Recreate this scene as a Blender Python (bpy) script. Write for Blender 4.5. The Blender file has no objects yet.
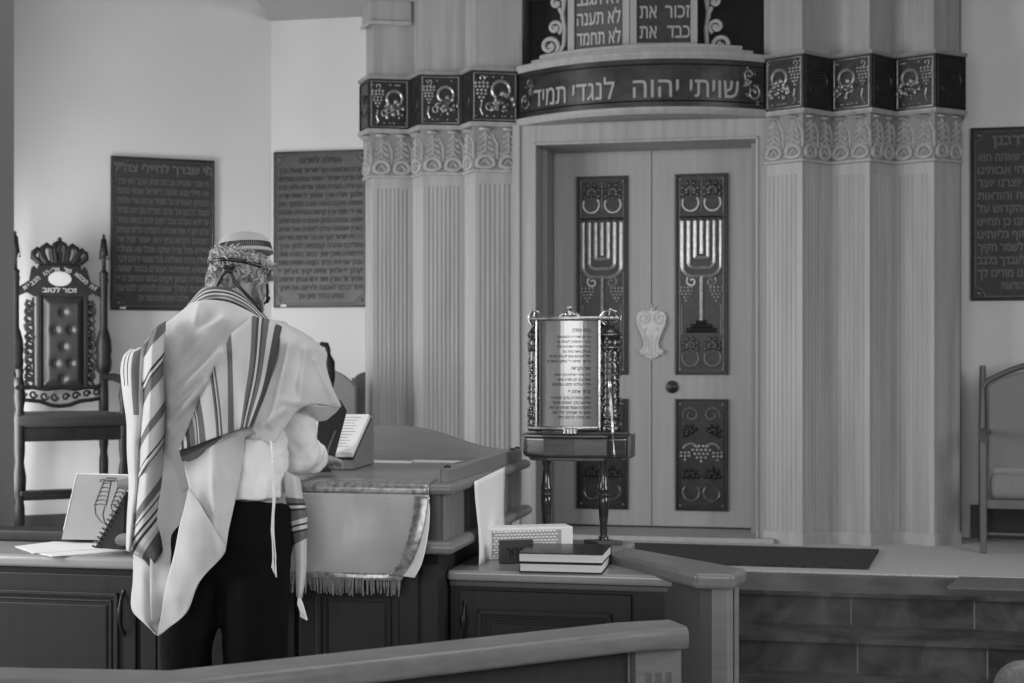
import bpy, bmesh, math, random
from mathutils import Vector, Matrix, noise
random.seed(7)
PI = math.pi
sc = bpy.context.scene
COL = sc.collection
F = 1500.0; HC = 1.38; PZ = 0.42      # focal length in px, camera height, ark platform height
def P(px, py, Y): return Vector(((px-512)/F*Y, Y, HC-(py-365)/F*Y))
def X(px, Y): return (px-512)/F*Y

# ------------------------------------------------------------ materials
def mat(name, val, rough=0.6, metal=0.0, var=0.0, scale=(8,8,8), detail=4, bump=0.0, bscale=None, spec=0.5, emit=None, sheen=0, alpha=None, trans=0):
    m = bpy.data.materials.new(name); m.use_nodes = True
    nt = m.node_tree; b = nt.nodes['Principled BSDF']
    b.inputs['Base Color'].default_value = (val,val,val,1)
    b.inputs['Roughness'].default_value = rough
    b.inputs['Metallic'].default_value = metal
    b.inputs['Specular IOR Level'].default_value = spec
    if sheen: b.inputs['Sheen Weight'].default_value = sheen
    if trans: b.inputs['Transmission Weight'].default_value = trans
    if var or bump:
        tc = nt.nodes.new('ShaderNodeTexCoord'); mp = nt.nodes.new('ShaderNodeMapping')
        mp.inputs['Scale'].default_value = scale
        nt.links.new(tc.outputs['Object'], mp.inputs['Vector'])
        n = nt.nodes.new('ShaderNodeTexNoise'); n.inputs['Scale'].default_value = 1; n.inputs['Detail'].default_value = detail
        nt.links.new(mp.outputs['Vector'], n.inputs['Vector'])
        if var:
            r = nt.nodes.new('ShaderNodeMapRange')
            r.inputs['From Min'].default_value = .25; r.inputs['From Max'].default_value = .75
            r.inputs['To Min'].default_value = val*(1-var); r.inputs['To Max'].default_value = val*(1+var)
            nt.links.new(n.outputs['Fac'], r.inputs['Value'])
            nt.links.new(r.outputs['Result'], b.inputs['Base Color'])
        if bump:
            bp = nt.nodes.new('ShaderNodeBump'); bp.inputs['Strength'].default_value = bump; bp.inputs['Distance'].default_value = .004
            src = n
            if bscale:
                mp2 = nt.nodes.new('ShaderNodeMapping'); mp2.inputs['Scale'].default_value = bscale
                nt.links.new(tc.outputs['Object'], mp2.inputs['Vector'])
                src = nt.nodes.new('ShaderNodeTexNoise'); src.inputs['Scale'].default_value = 1
                nt.links.new(mp2.outputs['Vector'], src.inputs['Vector'])
            nt.links.new(src.outputs['Fac'], bp.inputs['Height']); nt.links.new(bp.outputs['Normal'], b.inputs['Normal'])
    if emit: 
        b.inputs['Emission Color'].default_value = (1,1,1,1); b.inputs['Emission Strength'].default_value = emit
    return m
M = {}
M['wall']   = mat('painted plaster wall', .66, .9, var=.03, scale=(3,3,3), bump=.15, bscale=(60,60,60))
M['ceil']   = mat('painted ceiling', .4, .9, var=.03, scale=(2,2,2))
M['pier']   = mat('grey painted pier', .30, .8, var=.04, scale=(3,3,3))
M['skirt']  = mat('dark skirting', .05, .5)
M['ark']    = mat('ark oak', .30, .45, var=.17, scale=(26,26,1.3), bump=.1)
M['arkfl']  = mat('ark fluted oak', .345, .5, var=.16, scale=(22,22,1.2), bump=.1)
M['orn']    = mat('pale carved handle wood', .55, .4, var=.1, scale=(30,30,30))
M['carved'] = mat('carved oak capital', .34, .5, var=.15, scale=(30,30,30))
M['door']   = mat('ark door oak', .315, .42, var=.10, scale=(30,30,1.1), bump=.06)
M['reveal'] = mat('ark reveal oak', .24, .5, var=.12, scale=(30,30,1.1))
M['bronze'] = mat('dark bronze relief', .025, .36, metal=.35, var=.35, scale=(30,30,30), bump=.35)
M['bronzeh']= mat('highlight-toned bronze', .34, .34, metal=.6, var=.3, scale=(40,40,40))  # brighter tone puts highlights into the colour of the raised relief
M['bronzem']= mat('mid bronze leafage', .11, .34, metal=.6, var=.4, scale=(50,50,50))
M['brass']  = mat('polished frieze metal', .07, .34, metal=.9, var=.4, scale=(7,7,14), detail=6)
M['letter'] = mat('raised frieze letters', .30, .5, metal=.2)
M['plaqueA']= mat('dark plaque', .026, .6, var=.3, scale=(20,20,20), bump=.3)
M['plaqueB']= mat('grey plaque', .075, .45, metal=.3, var=.15, scale=(12,12,12), bump=.2)
M['plaqueAl']= mat('dark plaque letters', .13, .4, metal=.5)
M['plaqueBl']= mat('black cast letters', .012, .5)
M['plaqueCl']= mat('right plaque letters', .11, .5, metal=.2)
M['desk']   = mat('desk wood', .09, .42, var=.13, scale=(3,3,40), detail=5, bump=.06)
M['deskv']  = mat('desk wood upright grain', .075, .42, var=.13, scale=(35,35,2), detail=5, bump=.06)
M['deskl']  = mat('desk moulding wood', .19, .32, var=.12, scale=(4,4,40), detail=5)
M['deskside']= mat('desk side beadboard', .17, .4, var=.12, scale=(35,35,2))  # lighter than the front boards: side light put into the colour
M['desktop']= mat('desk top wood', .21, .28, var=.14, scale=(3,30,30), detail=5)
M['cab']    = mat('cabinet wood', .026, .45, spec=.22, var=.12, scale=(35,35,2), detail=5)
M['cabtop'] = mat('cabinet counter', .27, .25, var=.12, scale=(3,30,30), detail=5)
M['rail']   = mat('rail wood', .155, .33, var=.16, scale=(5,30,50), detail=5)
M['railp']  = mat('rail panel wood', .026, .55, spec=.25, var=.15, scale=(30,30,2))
M['black']  = mat('black pull', .015, .4, metal=.3)
M['darkwood']= mat('dark carved wood', .012, .45, spec=.25, var=.4, scale=(20,20,20))
M['leather']= mat('dark tufted leather', .026, .36, spec=.35, var=.3, scale=(10,10,10))
M['velvet'] = mat('dark seat velvet', .02, .75)
M['silverp']= mat('silver plate', .45, .35, metal=.3)
M['gold']   = mat('worn inlaid letters', .35, .4, metal=.3)
M['silverm']= mat('dull silver beads', .20, .35, metal=.9, var=.5, scale=(90,90,90))
M['silver'] = mat('silver', .42, .28, metal=1, var=.3, scale=(60,60,60))
M['silverd']= mat('oxidised silver filigree', .09, .3, metal=.9, var=.7, scale=(120,120,120), detail=2)
M['perspex']= mat('polished metal text sheet', .26, .16, metal=.35, spec=.8)
M['ink']    = mat('printed ink', .02, .6)
M['cherry'] = mat('polished stand wood', .028, .2, var=.4, scale=(10,10,60), spec=.7)
M['paper']  = mat('white paper', .80, .7, var=.03, scale=(8,8,8))
M['pages']  = mat('page block', .70, .8, var=.12, scale=(2,2,400), detail=1)
M['bookc']  = mat('black book cover', .012, .26, spec=.6)
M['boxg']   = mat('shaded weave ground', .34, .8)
M['carvedg']= mat('shade-toned carving ground', .22, .6)  # recess shade of the carving put into the ground colour
M['box']    = mat('white woven box', .74, .6)
M['darkbox']= mat('small dark box', .045, .4)
M['booklet']= mat('booklet cover', .24, .5, var=.06, scale=(9,9,9))
M['cloth']  = mat('satin altar cloth', .42, .36, var=.10, scale=(9,9,9), bump=.6, bscale=(14,14,7), sheen=.3)
M['clothb'] = mat('brocade border', .30, .3, metal=.45, var=.6, scale=(60,60,60), detail=3)
M['fringe'] = mat('fringe', .16, .6, var=.4, scale=(200,200,3))
M['carpet'] = mat('light carpet', .50, .95, var=.28, scale=(110,110,110), bump=.5, bscale=(150,150,150))
M['rug']    = mat('dark rug', .035, .95, var=.7, scale=(70,30,70), bump=.8)
M['mat']    = mat('grey mat', .13, .95, var=.25, scale=(90,90,90), bump=.5)
M['chairw'] = mat('light chair wood', .10, .4, var=.15, scale=(20,20,3))
M['chairf'] = mat('grey chair fabric', .19, .9, var=.15, scale=(150,150,150), sheen=.2)
M['chairb'] = mat('brown chair back', .22, .5, var=.08, scale=(9,9,9))
M['chaird'] = mat('dark chair back', .07, .5, var=.2, scale=(12,12,4))
M['trouser']= mat('black trousers', .003, .9, spec=.15, var=.2, scale=(20,20,20))
M['shirt']  = mat('white shirt', .80, .8, var=.04, scale=(6,6,6), bump=.35, bscale=(22,22,9))
M['tallit'] = mat('cream wool shawl', .53, .85, var=.05, scale=(14,14,14), bump=.3, bscale=(320,320,320), sheen=.25)
M['tgrey']  = mat('mid grey shawl stripe', .13, .85, bump=.3, bscale=(320,320,320))
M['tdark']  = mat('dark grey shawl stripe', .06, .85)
M['tblack'] = mat('black shawl line', .03, .8)
M['tpale']  = mat('pale shawl stripe', .40, .85)
M['skin']   = mat('skin', .33, .5, var=.08, scale=(20,20,20), bump=.2, bscale=(60,60,60))
M['hair']   = mat('grey hair', .24, .45, var=.8, scale=(90,90,30), detail=3, bump=.6)
M['hairl']  = mat('pale grey hair', .42, .42, var=.4, scale=(60,60,30))
M['knit']   = mat('pale knitted cap', .40, .9, bump=.7, bscale=(140,140,140))
M['knitd']  = mat('dark knitted band', .04, .9)
M['strap']  = mat('black leather strap', .012, .35)
M['shoe']   = mat('black shoe', .01, .35)

def stone():
    m = bpy.data.materials.new('slate tile'); m.use_nodes = True; nt = m.node_tree; b = nt.nodes['Principled BSDF']
    tc = nt.nodes.new('ShaderNodeTexCoord'); n = nt.nodes.new('ShaderNodeTexNoise'); n.inputs['Scale'].default_value = 6.5; n.inputs['Detail'].default_value = 7; n.inputs['Distortion'].default_value = .8
    nt.links.new(tc.outputs['Object'], n.inputs['Vector'])
    r = nt.nodes.new('ShaderNodeValToRGB'); r.color_ramp.elements[0].position=.3; r.color_ramp.elements[0].color=(.010,.010,.010,1); r.color_ramp.elements[1].position=.72; r.color_ramp.elements[1].color=(.085,.085,.085,1)
    nt.links.new(n.outputs['Fac'], r.inputs['Fac']); nt.links.new(r.outputs['Color'], b.inputs['Base Color'])
    b.inputs['Roughness'].default_value=.32
    bp = nt.nodes.new('ShaderNodeBump'); bp.inputs['Strength'].default_value=.2; bp.inputs['Distance'].default_value=.01
    nt.links.new(n.outputs['Fac'], bp.inputs['Height']); nt.links.new(bp.outputs['Normal'], b.inputs['Normal'])
    return m
M['stone'] = stone()
M['grout'] = mat('pale grout', .15, .9)

# ------------------------------------------------------------ object helpers
ROOTM = {}
def thing(name, label, cat, loc=(0,0,0), rotz=0, group=None):
    o = bpy.data.objects.new(name, None); COL.objects.link(o)
    o.location = loc; o.rotation_euler = (0,0,rotz); o.empty_display_size = .1
    o['label'] = label; o['category'] = cat
    if group: o['group'] = group
    ROOTM[o.name] = Matrix.Translation(Vector(loc)) @ Matrix.Rotation(rotz,4,'Z')
    return o
def tag(o, label, cat, group=None):
    o['label'] = label; o['category'] = cat
    if group: o['group'] = group
    return o
def rootm(p):
    m = Matrix.Identity(4)
    while p is not None:
        if p.name in ROOTM: return ROOTM[p.name]
        p = p.parent
    return m
def obj(name, bm, mats, parent=None, world=False, bevel=0, smooth=None, loc=None, label=None, solid=0, fixn=True, segs=2):
    """one mesh object; world=True: the shapes were built in world coordinates"""
    if fixn: bmesh.ops.recalc_face_normals(bm, faces=bm.faces)
    if world: bm.transform(rootm(parent).inverted())
    if parent is None and loc is None and not world:
        pass
    if smooth is not None:
        bm.normal_update()
        for f in bm.faces: f.smooth = True
        lim = math.radians(smooth)
        for e in bm.edges:
            if len(e.link_faces) == 2:
                e.smooth = e.calc_face_angle(0) < lim
    me = bpy.data.meshes.new(name); bm.to_mesh(me); bm.free()
    for m in (mats if isinstance(mats,(list,tuple)) else [mats]): me.materials.append(m)
    o = bpy.data.objects.new(name, me); COL.objects.link(o)
    if parent is not None: o.parent = parent
    elif loc is not None:
        me.transform(Matrix.Translation(-Vector(loc))); o.location = loc
    if label: o['label'] = label
    if solid:
        s = o.modifiers.new('s','SOLIDIFY'); s.thickness = solid; s.offset = 0
    if bevel:
        b = o.modifiers.new('b','BEVEL'); b.width = bevel; b.segments = segs; b.limit_method = 'ANGLE'; b.angle_limit = math.radians(40)
    return o
def struct(name, bm, m, parent=None, **k):
    o = obj(name, bm, m, parent, **k)
    if parent is None: o['kind'] = 'structure'
    return o
def copy_tree(o, **props):
    c = o.copy(); COL.objects.link(c)
    if o.name in ROOTM: ROOTM[c.name] = ROOTM[o.name]
    for k,v in props.items(): c[k] = v
    for ch in list(o.children):
        d = ch.copy(); COL.objects.link(d); d.parent = c
        for g in list(ch.children):
            e = g.copy(); COL.objects.link(e); e.parent = d
    return c
B = bmesh.new
def quad(bm, vs, mi=0):
    f = bm.faces.new([bm.verts.new(v) for v in vs]); f.material_index = mi; return f
def box(bm, x0,x1,y0,y1,z0,z1, mtx=None, mi=0):
    c = [Vector((x,y,z)) for z in (z0,z1) for (x,y) in ((x0,y0),(x1,y0),(x1,y1),(x0,y1))]
    if mtx: c = [mtx @ v for v in c]
    v = [bm.verts.new(p) for p in c]
    for f in ((0,1,2,3),(7,6,5,4),(0,4,5,1),(1,5,6,2),(2,6,7,3),(3,7,4,0)):
        bm.faces.new([v[i] for i in f]).material_index = mi
def prism(bm, pts, z0, z1, fn=None, mi=0):
    """pts: 2D outline; fn(x,y,z)->Vector"""
    fn = fn or (lambda x,y,z: Vector((x,y,z)))
    a = [bm.verts.new(fn(x,y,z0)) for x,y in pts]; b = [bm.verts.new(fn(x,y,z1)) for x,y in pts]
    n = len(pts)
    bm.faces.new(a[::-1]).material_index = mi; bm.faces.new(b).material_index = mi
    for i in range(n): bm.faces.new((a[i],a[(i+1)%n],b[(i+1)%n],b[i])).material_index = mi
def tube(bm, pts, r, n=6, closed=False, mi=0, cap=True, flat=None):
    """round bar along 3D points; r a number or list; flat=(axis, factor) squashes the section along axis"""
    pts = [Vector(p) for p in pts]; N = len(pts)
    rr = r if isinstance(r,(list,tuple)) else [r]*N
    rings = []; up = None
    for i,p in enumerate(pts):
        if closed: d = pts[(i+1)%N]-pts[i-1]
        else: d = pts[min(i+1,N-1)]-pts[max(i-1,0)]
        if d.length < 1e-9: d = Vector((0,0,1))
        d.normalize()
        if up is None:
            up = Vector((0,0,1)) if abs(d.z) < .9 else Vector((0,1,0))
            if flat and abs(d.dot(flat[0])) < .95: up = Vector(flat[0])
        s = d.cross(up)
        if s.length < 1e-4: s = d.cross(Vector((1,0,0)))
        s.normalize(); up = s.cross(d).normalized()
        ring = []
        for k in range(n):
            a = 2*PI*k/n
            q = (s*math.cos(a)+up*math.sin(a))*rr[i]
            if flat:
                ax = Vector(flat[0]); q -= ax*q.dot(ax)*(1-flat[1])
            ring.append(bm.verts.new(p+q))
        rings.append(ring)
    m = N if closed else N-1
    for i in range(m):
        a, b = rings[i], rings[(i+1)%N]
        for k in range(n):
            bm.faces.new((a[k],a[(k+1)%n],b[(k+1)%n],b[k])).material_index = mi
    if not closed and cap:
        bm.faces.new(rings[0][::-1]).material_index = mi; bm.faces.new(rings[-1]).material_index = mi
def lathe(bm, prof, c=(0,0,0), n=16, mtx=None, mi=0, sx=1, sy=1):
    c = Vector(c); rings = []
    for r,z in prof:
        ring = []
        for k in range(n):
            a = 2*PI*k/n; v = Vector((r*math.cos(a)*sx, r*math.sin(a)*sy, z))
            if mtx: v = mtx @ v
            ring.append(bm.verts.new(c+v))
        rings.append(ring)
    for a,b in zip(rings, rings[1:]):
        for k in range(n): bm.faces.new((a[k],a[(k+1)%n],b[(k+1)%n],b[k])).material_index = mi
    bm.faces.new(rings[0][::-1]).material_index = mi; bm.faces.new(rings[-1]).material_index = mi
def ball(bm, c, r, s=(1,1,1), sub=1, mtx=None, mi=0):
    m = Matrix.Translation(Vector(c)) @ (mtx or Matrix.Identity(4)) @ Matrix.Diagonal((s[0]*r,s[1]*r,s[2]*r,1))
    g = bmesh.ops.create_icosphere(bm, subdivisions=sub, radius=1, matrix=m)
    for v in g['verts']:
        for f in v.link_faces: f.material_index = mi; f.smooth = True
def sweep(bm, path, prof, closed=False, mi=0):
    """moulding: path = 2D points (x,y); prof = (out,z) section, out measured to the right-hand side of travel"""
    n = len(path); path = [Vector(p) for p in path]; rings = []
    for i,p in enumerate(path):
        d0 = (p-path[i-1]) if (i>0 or closed) else (path[1]-p)
        d1 = (path[(i+1)%n]-p) if (i<n-1 or closed) else d0
        d0 = d0.normalized(); d1 = d1.normalized()
        n0 = Vector((d0.y,-d0.x)); n1 = Vector((d1.y,-d1.x)); m = (n0+n1).normalized()
        k = 1/max(.35, m.dot(n0))
        rings.append([bm.verts.new((p.x+m.x*o*k, p.y+m.y*o*k, z)) for o,z in prof])
    q = len(prof)
    for i in range(n if closed else n-1):
        a, b = rings[i], rings[(i+1)%n]
        for k in range(q): bm.faces.new((a[k],a[(k+1)%q],b[(k+1)%q],b[k])).material_index = mi
    if not closed:
        bm.faces.new(rings[0]).material_index = mi; bm.faces.new(rings[-1][::-1]).material_index = mi
def nose(o0, o1, z0, z1, r=None, n=5):
    """section with a rounded front edge, from o0 (back) out to o1"""
    r = r or (z1-z0)/2; pts = [(o0,z0)]
    for k in range(n+1):
        a = -PI/2+PI/2*k/n; pts.append((o1-r+r*math.cos(a), z0+r+r*math.sin(a)))
    for k in range(n+1):
        a = PI/2*k/n; pts.append((o1-r+r*math.cos(a), z1-r+r*math.sin(a)))
    pts.append((o0,z1)); return pts

_tc = {}
from mathutils.geometry import tessellate_polygon
def _inside(p, l):
    c = False
    for (x0,y0),(x1,y1) in zip(l, l[1:]+l[:1]):
        if (y0>p[1]) != (y1>p[1]) and p[0] < (x1-x0)*(p[1]-y0)/(y1-y0)+x0: c = not c
    return c
def _fatten(l, d):
    ar = sum(x0*y1-x1*y0 for (x0,y0),(x1,y1) in zip(l, l[1:]+l[:1]))
    sg = 1 if ar > 0 else -1; out = []; n = len(l)
    for i in range(n):
        p = Vector(l[i]); e0 = (p-Vector(l[i-1])).normalized(); e1 = (Vector(l[(i+1)%n])-p).normalized()
        n0 = Vector((e0.y,-e0.x))*sg; n1 = Vector((e1.y,-e1.x))*sg; m = n0+n1
        if m.length < 1e-3: m = n0
        m.normalize(); q = p+m*d/max(.5, m.dot(n0)); out.append((q.x,q.y))
    return out
def glyphs(body, res=2, bold=0.0):
    """outlines of a text as triangles: (points, triangles, loops)"""
    key = (body,res,bold)
    if key not in _tc:
        c = bpy.data.curves.new('t','FONT'); c.body = body; c.size = 1; c.resolution_u = res; c.fill_mode = 'NONE'
        o = bpy.data.objects.new('t', c); COL.objects.link(o)
        bpy.context.view_layer.update()
        me = bpy.data.meshes.new_from_object(o.evaluated_get(bpy.context.evaluated_depsgraph_get()))
        adj = {}
        for e in me.edges:
            i,j = e.vertices; adj.setdefault(i,[]).append(j); adj.setdefault(j,[]).append(i)
        seen = set(); loops = []
        for st in adj:
            if st in seen: continue
            l = [st]; seen.add(st); cur = st
            while True:
                nx = [k for k in adj[cur] if k not in seen]
                if not nx: break
                cur = nx[0]; seen.add(cur); l.append(cur)
            if len(l) > 2: loops.append([(me.vertices[k].co.x, me.vertices[k].co.y) for k in l])
        bpy.data.objects.remove(o); bpy.data.curves.remove(c); bpy.data.meshes.remove(me)
        outer = []; holes = []
        for i,l in enumerate(loops):
            par = [j for j,m in enumerate(loops) if j != i and all(_inside(p,m) for p in l)]
            (holes if len(par)%2 else outer).append((i,par))
        L = {i:_fatten(loops[i], bold) for i,_ in outer}; L.update({i:_fatten(loops[i], -bold*.6) for i,_ in holes})
        vs = []; fs = []; lp = []
        for i,_ in outer:
            grp = [L[i]]+[L[h] for h,par in holes if i in par]
            base = len(vs)
            for g in grp:
                lp.append(list(range(len(vs), len(vs)+len(g)))); vs += g
            for t in tessellate_polygon([[Vector((x,y,0)) for x,y in g] for g in grp]): fs.append(tuple(base+k for k in t))
        _tc[key] = (vs, fs, lp)
    return _tc[key]
def letters(bm, body, fn, width=None, height=None, depth=.003, res=2, bold=.015, align='C', mi=0, rev=True, sy=None):
    """raised lettering; fn(a,b,out)->Vector; visual order for Hebrew is reversed; fitted to width and/or height"""
    if rev: body = body[::-1]
    vs, fs, lp = glyphs(body, res, bold)
    if not vs: return
    x0 = min(v[0] for v in vs); x1 = max(v[0] for v in vs)
    h = .62
    kx = ky = None
    if height: ky = height/h
    if width: kx = width/(x1-x0)
    if kx is None: kx = ky
    if ky is None: ky = kx
    off = (x0+x1)/2 if align=='C' else (x0 if align=='L' else x1)
    front = [bm.verts.new(fn((x-off)*kx, y*ky, depth)) for x,y in vs]
    for f in fs:
        try: bm.faces.new([front[i] for i in f]).material_index = mi
        except ValueError: pass
    if depth > .0006:
        back = [bm.verts.new(fn((x-off)*kx, y*ky, 0)) for x,y in vs]
        for l in lp:
            for a,b in zip(l, l[1:]+l[:1]): bm.faces.new((front[a],back[a],back[b],front[b])).material_index = mi
def plane_fn(o, ax, up):
    o = Vector(o); ax = Vector(ax).normalized(); up = Vector(up).normalized(); n = ax.cross(up)
    return lambda a,b,out=0: o+ax*a+up*b+n*out
def arc(cx, cy, r, a0, a1, n=12, ry=None):
    ry = ry or r
    return [(cx+r*math.cos(math.radians(a0+(a1-a0)*k/n)), cy+ry*math.sin(math.radians(a0+(a1-a0)*k/n))) for k in range(n+1)]
def spiral(cx, cy, r0, r1, a0, a1, n=22):
    out = []
    for k in range(n+1):
        t = k/n; a = math.radians(a0+(a1-a0)*t); r = r0+(r1-r0)*t
        out.append((cx+r*math.cos(a), cy+r*math.sin(a)))
    return out
def ftube(bm, fn, pts, r, out=0.0, n=6, closed=False, mi=0):
    tube(bm, [fn(a,b,out) for a,b in pts], r, n=n, closed=closed, mi=mi)
def fball(bm, fn, a, b, r, out=0, s=(1,1), mi=0, sub=1):
    c = fn(a,b,out); ax = (fn(a+1e-3,b,out)-c).normalized(); up = (fn(a,b+1e-3,out)-c).normalized(); n = ax.cross(up)
    m = Matrix((ax,up,n)).transposed().to_4x4()
    ball(bm, c, r, (s[0],s[1],.7), sub=sub, mtx=m, mi=mi)
def grapes(bm, fn, cx, top, r, rows=(4,4,3,2,1), mi=1):
    for k,nr in enumerate(rows):
        for j in range(nr): fball(bm, fn, cx+(j-(nr-1)/2)*r*2.1, top-k*r*1.9, r, r*.3, mi=mi)
def leaf(bm, fn, a, b, s, ang=90, mi=2, lobes=5):
    for k in range(lobes):
        t = math.radians(ang+(k-(lobes-1)/2)*46)
        for q in (.35,.75):
            fball(bm, fn, a+math.cos(t)*s*q, b+math.sin(t)*s*q, s*(.36-.14*q), .002+random.random()*.003, s=(1,1), mi=mi)
    ftube(bm, fn, [(a-math.cos(math.radians(ang))*s*.5,b-math.sin(math.radians(ang))*s*.5),(a+math.cos(math.radians(ang))*s,b+math.sin(math.radians(ang))*s)], s*.06, s*.25, n=5, mi=mi)
# ------------------------------------------------------------ the room
TH = math.radians(-11.7)
U = Vector((math.cos(TH), math.sin(TH))); V = Vector((-math.sin(TH), math.cos(TH)))    # along the ark, and away from the viewer
AC = Vector((.795, 8.535))                                       # centre of the ark doors
def A2(s, t): return AC+U*s-V*t                                  # ark plan coordinates, t towards the viewer
LW = A2(-2.325, -.10)                                             # corner of the two left walls
bm = B(); box(bm, -6, 6, -1.5, 12, -.1, 0); struct('floor', bm, M['stone'])
# ark platform with its steps (tiled)
def stepline(t): return lambda s: A2(s, t)
bm = B(); bg = B()
steps = [(2.02, PZ), (2.33, PZ-.140), (2.64, PZ-.280)]
for k,(t,z) in enumerate(steps):
    zb = z-.14
    pts = [A2(-4.2,t), A2(3.2,t), A2(3.2,-.6 if k==0 else t-.6), A2(-4.2,-.6 if k==0 else t-.6)]
    prism(bm, [(p.x,p.y) for p in pts], zb, z-.018)
    # tread slab with nosing
    q = [A2(-4.2,t+.022), A2(3.2,t+.022), A2(3.2,t-(.8 if k==0 else .34)), A2(-4.2,t-(.8 if k==0 else .34))]
    prism(bm, [(p.x,p.y) for p in q], z-.018, z)
    for j in range(-6, 7):                                       # pale joints in riser and tread
        s = .09+j*.5+(-.02,.0,-.03)[k]
        a, b = A2(s-.003,t+.0022), A2(s+.003,t+.0022)
        prism(bg, [(a.x,a.y),(b.x,b.y),(b.x+V.x*.01,b.y+V.y*.01),(a.x+V.x*.01,a.y+V.y*.01)], zb, z-.018)
pl = struct('floor_platform', bm, M['stone']); struct('floor_joints', bg, M['grout'], pl)
# pale fitted carpet on the platform, wavy at the pillar bases
bm = B(); f = [A2(-4.2,1.47), A2(3.2,1.47), A2(3.2,-.3), A2(-4.2,-.3)]
prism(bm, [(p.x,p.y) for p in f], PZ, PZ+.008)
c = struct('floor_carpet', bm, M['carpet']); 
# walls
LWa = LW; wdir = Vector((-math.cos(math.radians(21)), -math.sin(math.radians(21))))
LWb = LWa+wdir*3.2; RW = A2(3.2,-.10)
def wallslab(p, q, th, z0, z1):
    d = (q-p).normalized(); n = Vector((-d.y,d.x))*th
    return [(p.x,p.y),(q.x,q.y),(q.x+n.x,q.y+n.y),(p.x+n.x,p.y+n.y)]
bm = B(); prism(bm, wallslab(LWa, RW, .2, 0, 5), 0, 5.2); struct('wall_back', bm, M['wall'])
bm = B(); prism(bm, wallslab(LWb, LWa, .2, 0, 5), 0, 5.2); struct('wall_left', bm, M['wall'])
bm = B(); box(bm, -3.6, X(14,7.5), 6.9, 7.5, 0, 5.2); struct('wall_pier', bm, M['pier'])
# low ceiling over the ark niche
bm = B(); zc = HC+2.087
prism(bm, [(LW.x,LW.y),(RW.x,RW.y),(RW.x+.3,5.6),(LW.x+.0,5.6)], zc, zc+.12); struct('ceiling_soffit', bm, M['ceil'])
bm = B(); box(bm, -6, 6, -1.5, 12, 5.2, 5.3); struct('ceiling', bm, M['ceil'])
# skirting
def skirt(p, q, name):
    bm = B(); d = (q-p).normalized(); n = Vector((d.y,-d.x))*.018
    prism(bm, [(p.x,p.y),(q.x,q.y),(q.x+n.x,q.y+n.y),(p.x+n.x,p.y+n.y)], PZ+.008, PZ+.10)
    struct(name, bm, M['skirt'])
skirt(LWb, LWa, 'baseboard_left'); skirt(LWa, A2(-1.75,-.10), 'baseboard_back')
bm = B(); p, q = A2(1.75,-.10), A2(3.2,-.10); d=(q-p).normalized(); n=Vector((d.y,-d.x))*.03
prism(bm, [(p.x,p.y),(q.x,q.y),(q.x+n.x,q.y+n.y),(p.x+n.x,p.y+n.y)], PZ+.008, PZ+.19); struct('baseboard_right', bm, M['skirt'])

# dark rug before the ark, grey mat at the step edge
bm = B(); r = [Vector((.30,7.28)), Vector((1.654,6.97)), Vector((1.874,7.66)), Vector((.50,7.98))]
prism(bm, [(p.x,p.y) for p in r], PZ+.008, PZ+.02)
tag(obj('rug', bm, M['rug'], world=True, loc=(A2(.4,1.05).x, A2(.4,1.05).y, PZ+.008)), 'dark flat rug lying on the pale carpet before the ark doors', 'rug')
bm = B()
mp = [Vector(q) for q in ((1.865,6.43),(3.1,6.175),(3.18,6.50),(2.01,6.74))]
prism(bm, [(p.x,p.y) for p in mp], PZ, PZ+.010)
o = obj('doormat', bm, M['mat'], world=True, loc=(A2(2.3,1.9).x,A2(2.3,1.9).y,PZ)); tag(o, 'grey mat along the edge of the top stone step', 'mat')

# ------------------------------------------------------------ plaques
def plaque(name, label, o, ax, w, h, text_mat, body_mat, title, lines, title_h, margin=.035, align='J', corner=True, rowh=None, gloss=None, sticker=True):
    o = Vector(o); ax = Vector((ax.x,ax.y,0)).normalized()
    t = thing(name, label, 'plaque', (o.x,o.y,o.z), math.atan2(ax.y,ax.x))
    fn = lambda a,b,out=0: Vector((a, -out, b))
    bm = B(); box(bm, 0,w,-.022,0,0,h); 
    obj('back_plate', bm, body_mat, t, bevel=.004)
    bm = B(); r = .05
    for k,(m,rr) in enumerate(((.010,.006),(.024,.003))):
        if k==0: pts = [(m,m),(w-m,m),(w-m,h-m),(m,h-m)]
        else:
            pts = arc(m,m,r,90,0,6)+arc(w-m,m,r,180,90,6)+arc(w-m,h-m,r,270,180,6)+arc(m,h-m,r,360,270,6)
        ftube(bm, fn, pts, rr, .022, n=6, closed=True)
    if corner:
        for (cx,cy) in ((m,m),(w-m,m),(w-m,h-m),(m,h-m)):
            ball(bm, fn(cx+(.018 if cx<w/2 else -.018), cy+(.018 if cy<h/2 else -.018), .022), .014, (1,.4,1))
    obj('raised_border', bm, M['bronzem'] if body_mat is M['plaqueA'] else body_mat, t, smooth=50)
    bm = B(); n = len(lines); top = h-margin-title_h*1.9
    rowh = rowh or (top-margin-.01)/n
    letters(bm, title, lambda a,b,out: fn(w/2+a, h-margin-title_h*1.25+b, .022+out), height=title_h, depth=.004, bold=.03)
    for i,l in enumerate(lines):
        wd = w-2*margin
        if i==n-1 and align=='J': wd *= .55
        letters(bm, l, lambda a,b,out: fn(w/2+a, top-rowh*(i+1)+rowh*.22+b, .022+out), width=wd, height=rowh*.56, depth=.003, bold=.022, res=1)
    obj('lettering', bm, text_mat, t, fixn=False)
    if sticker:
        bm = B(); box(bm, .05,.085,-.026,-.0225,.006,.018); obj('label_sticker', bm, M['paper'], t, label='small white sticker')
    return t
Pa = P(110.5,310,8.62); 
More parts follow.
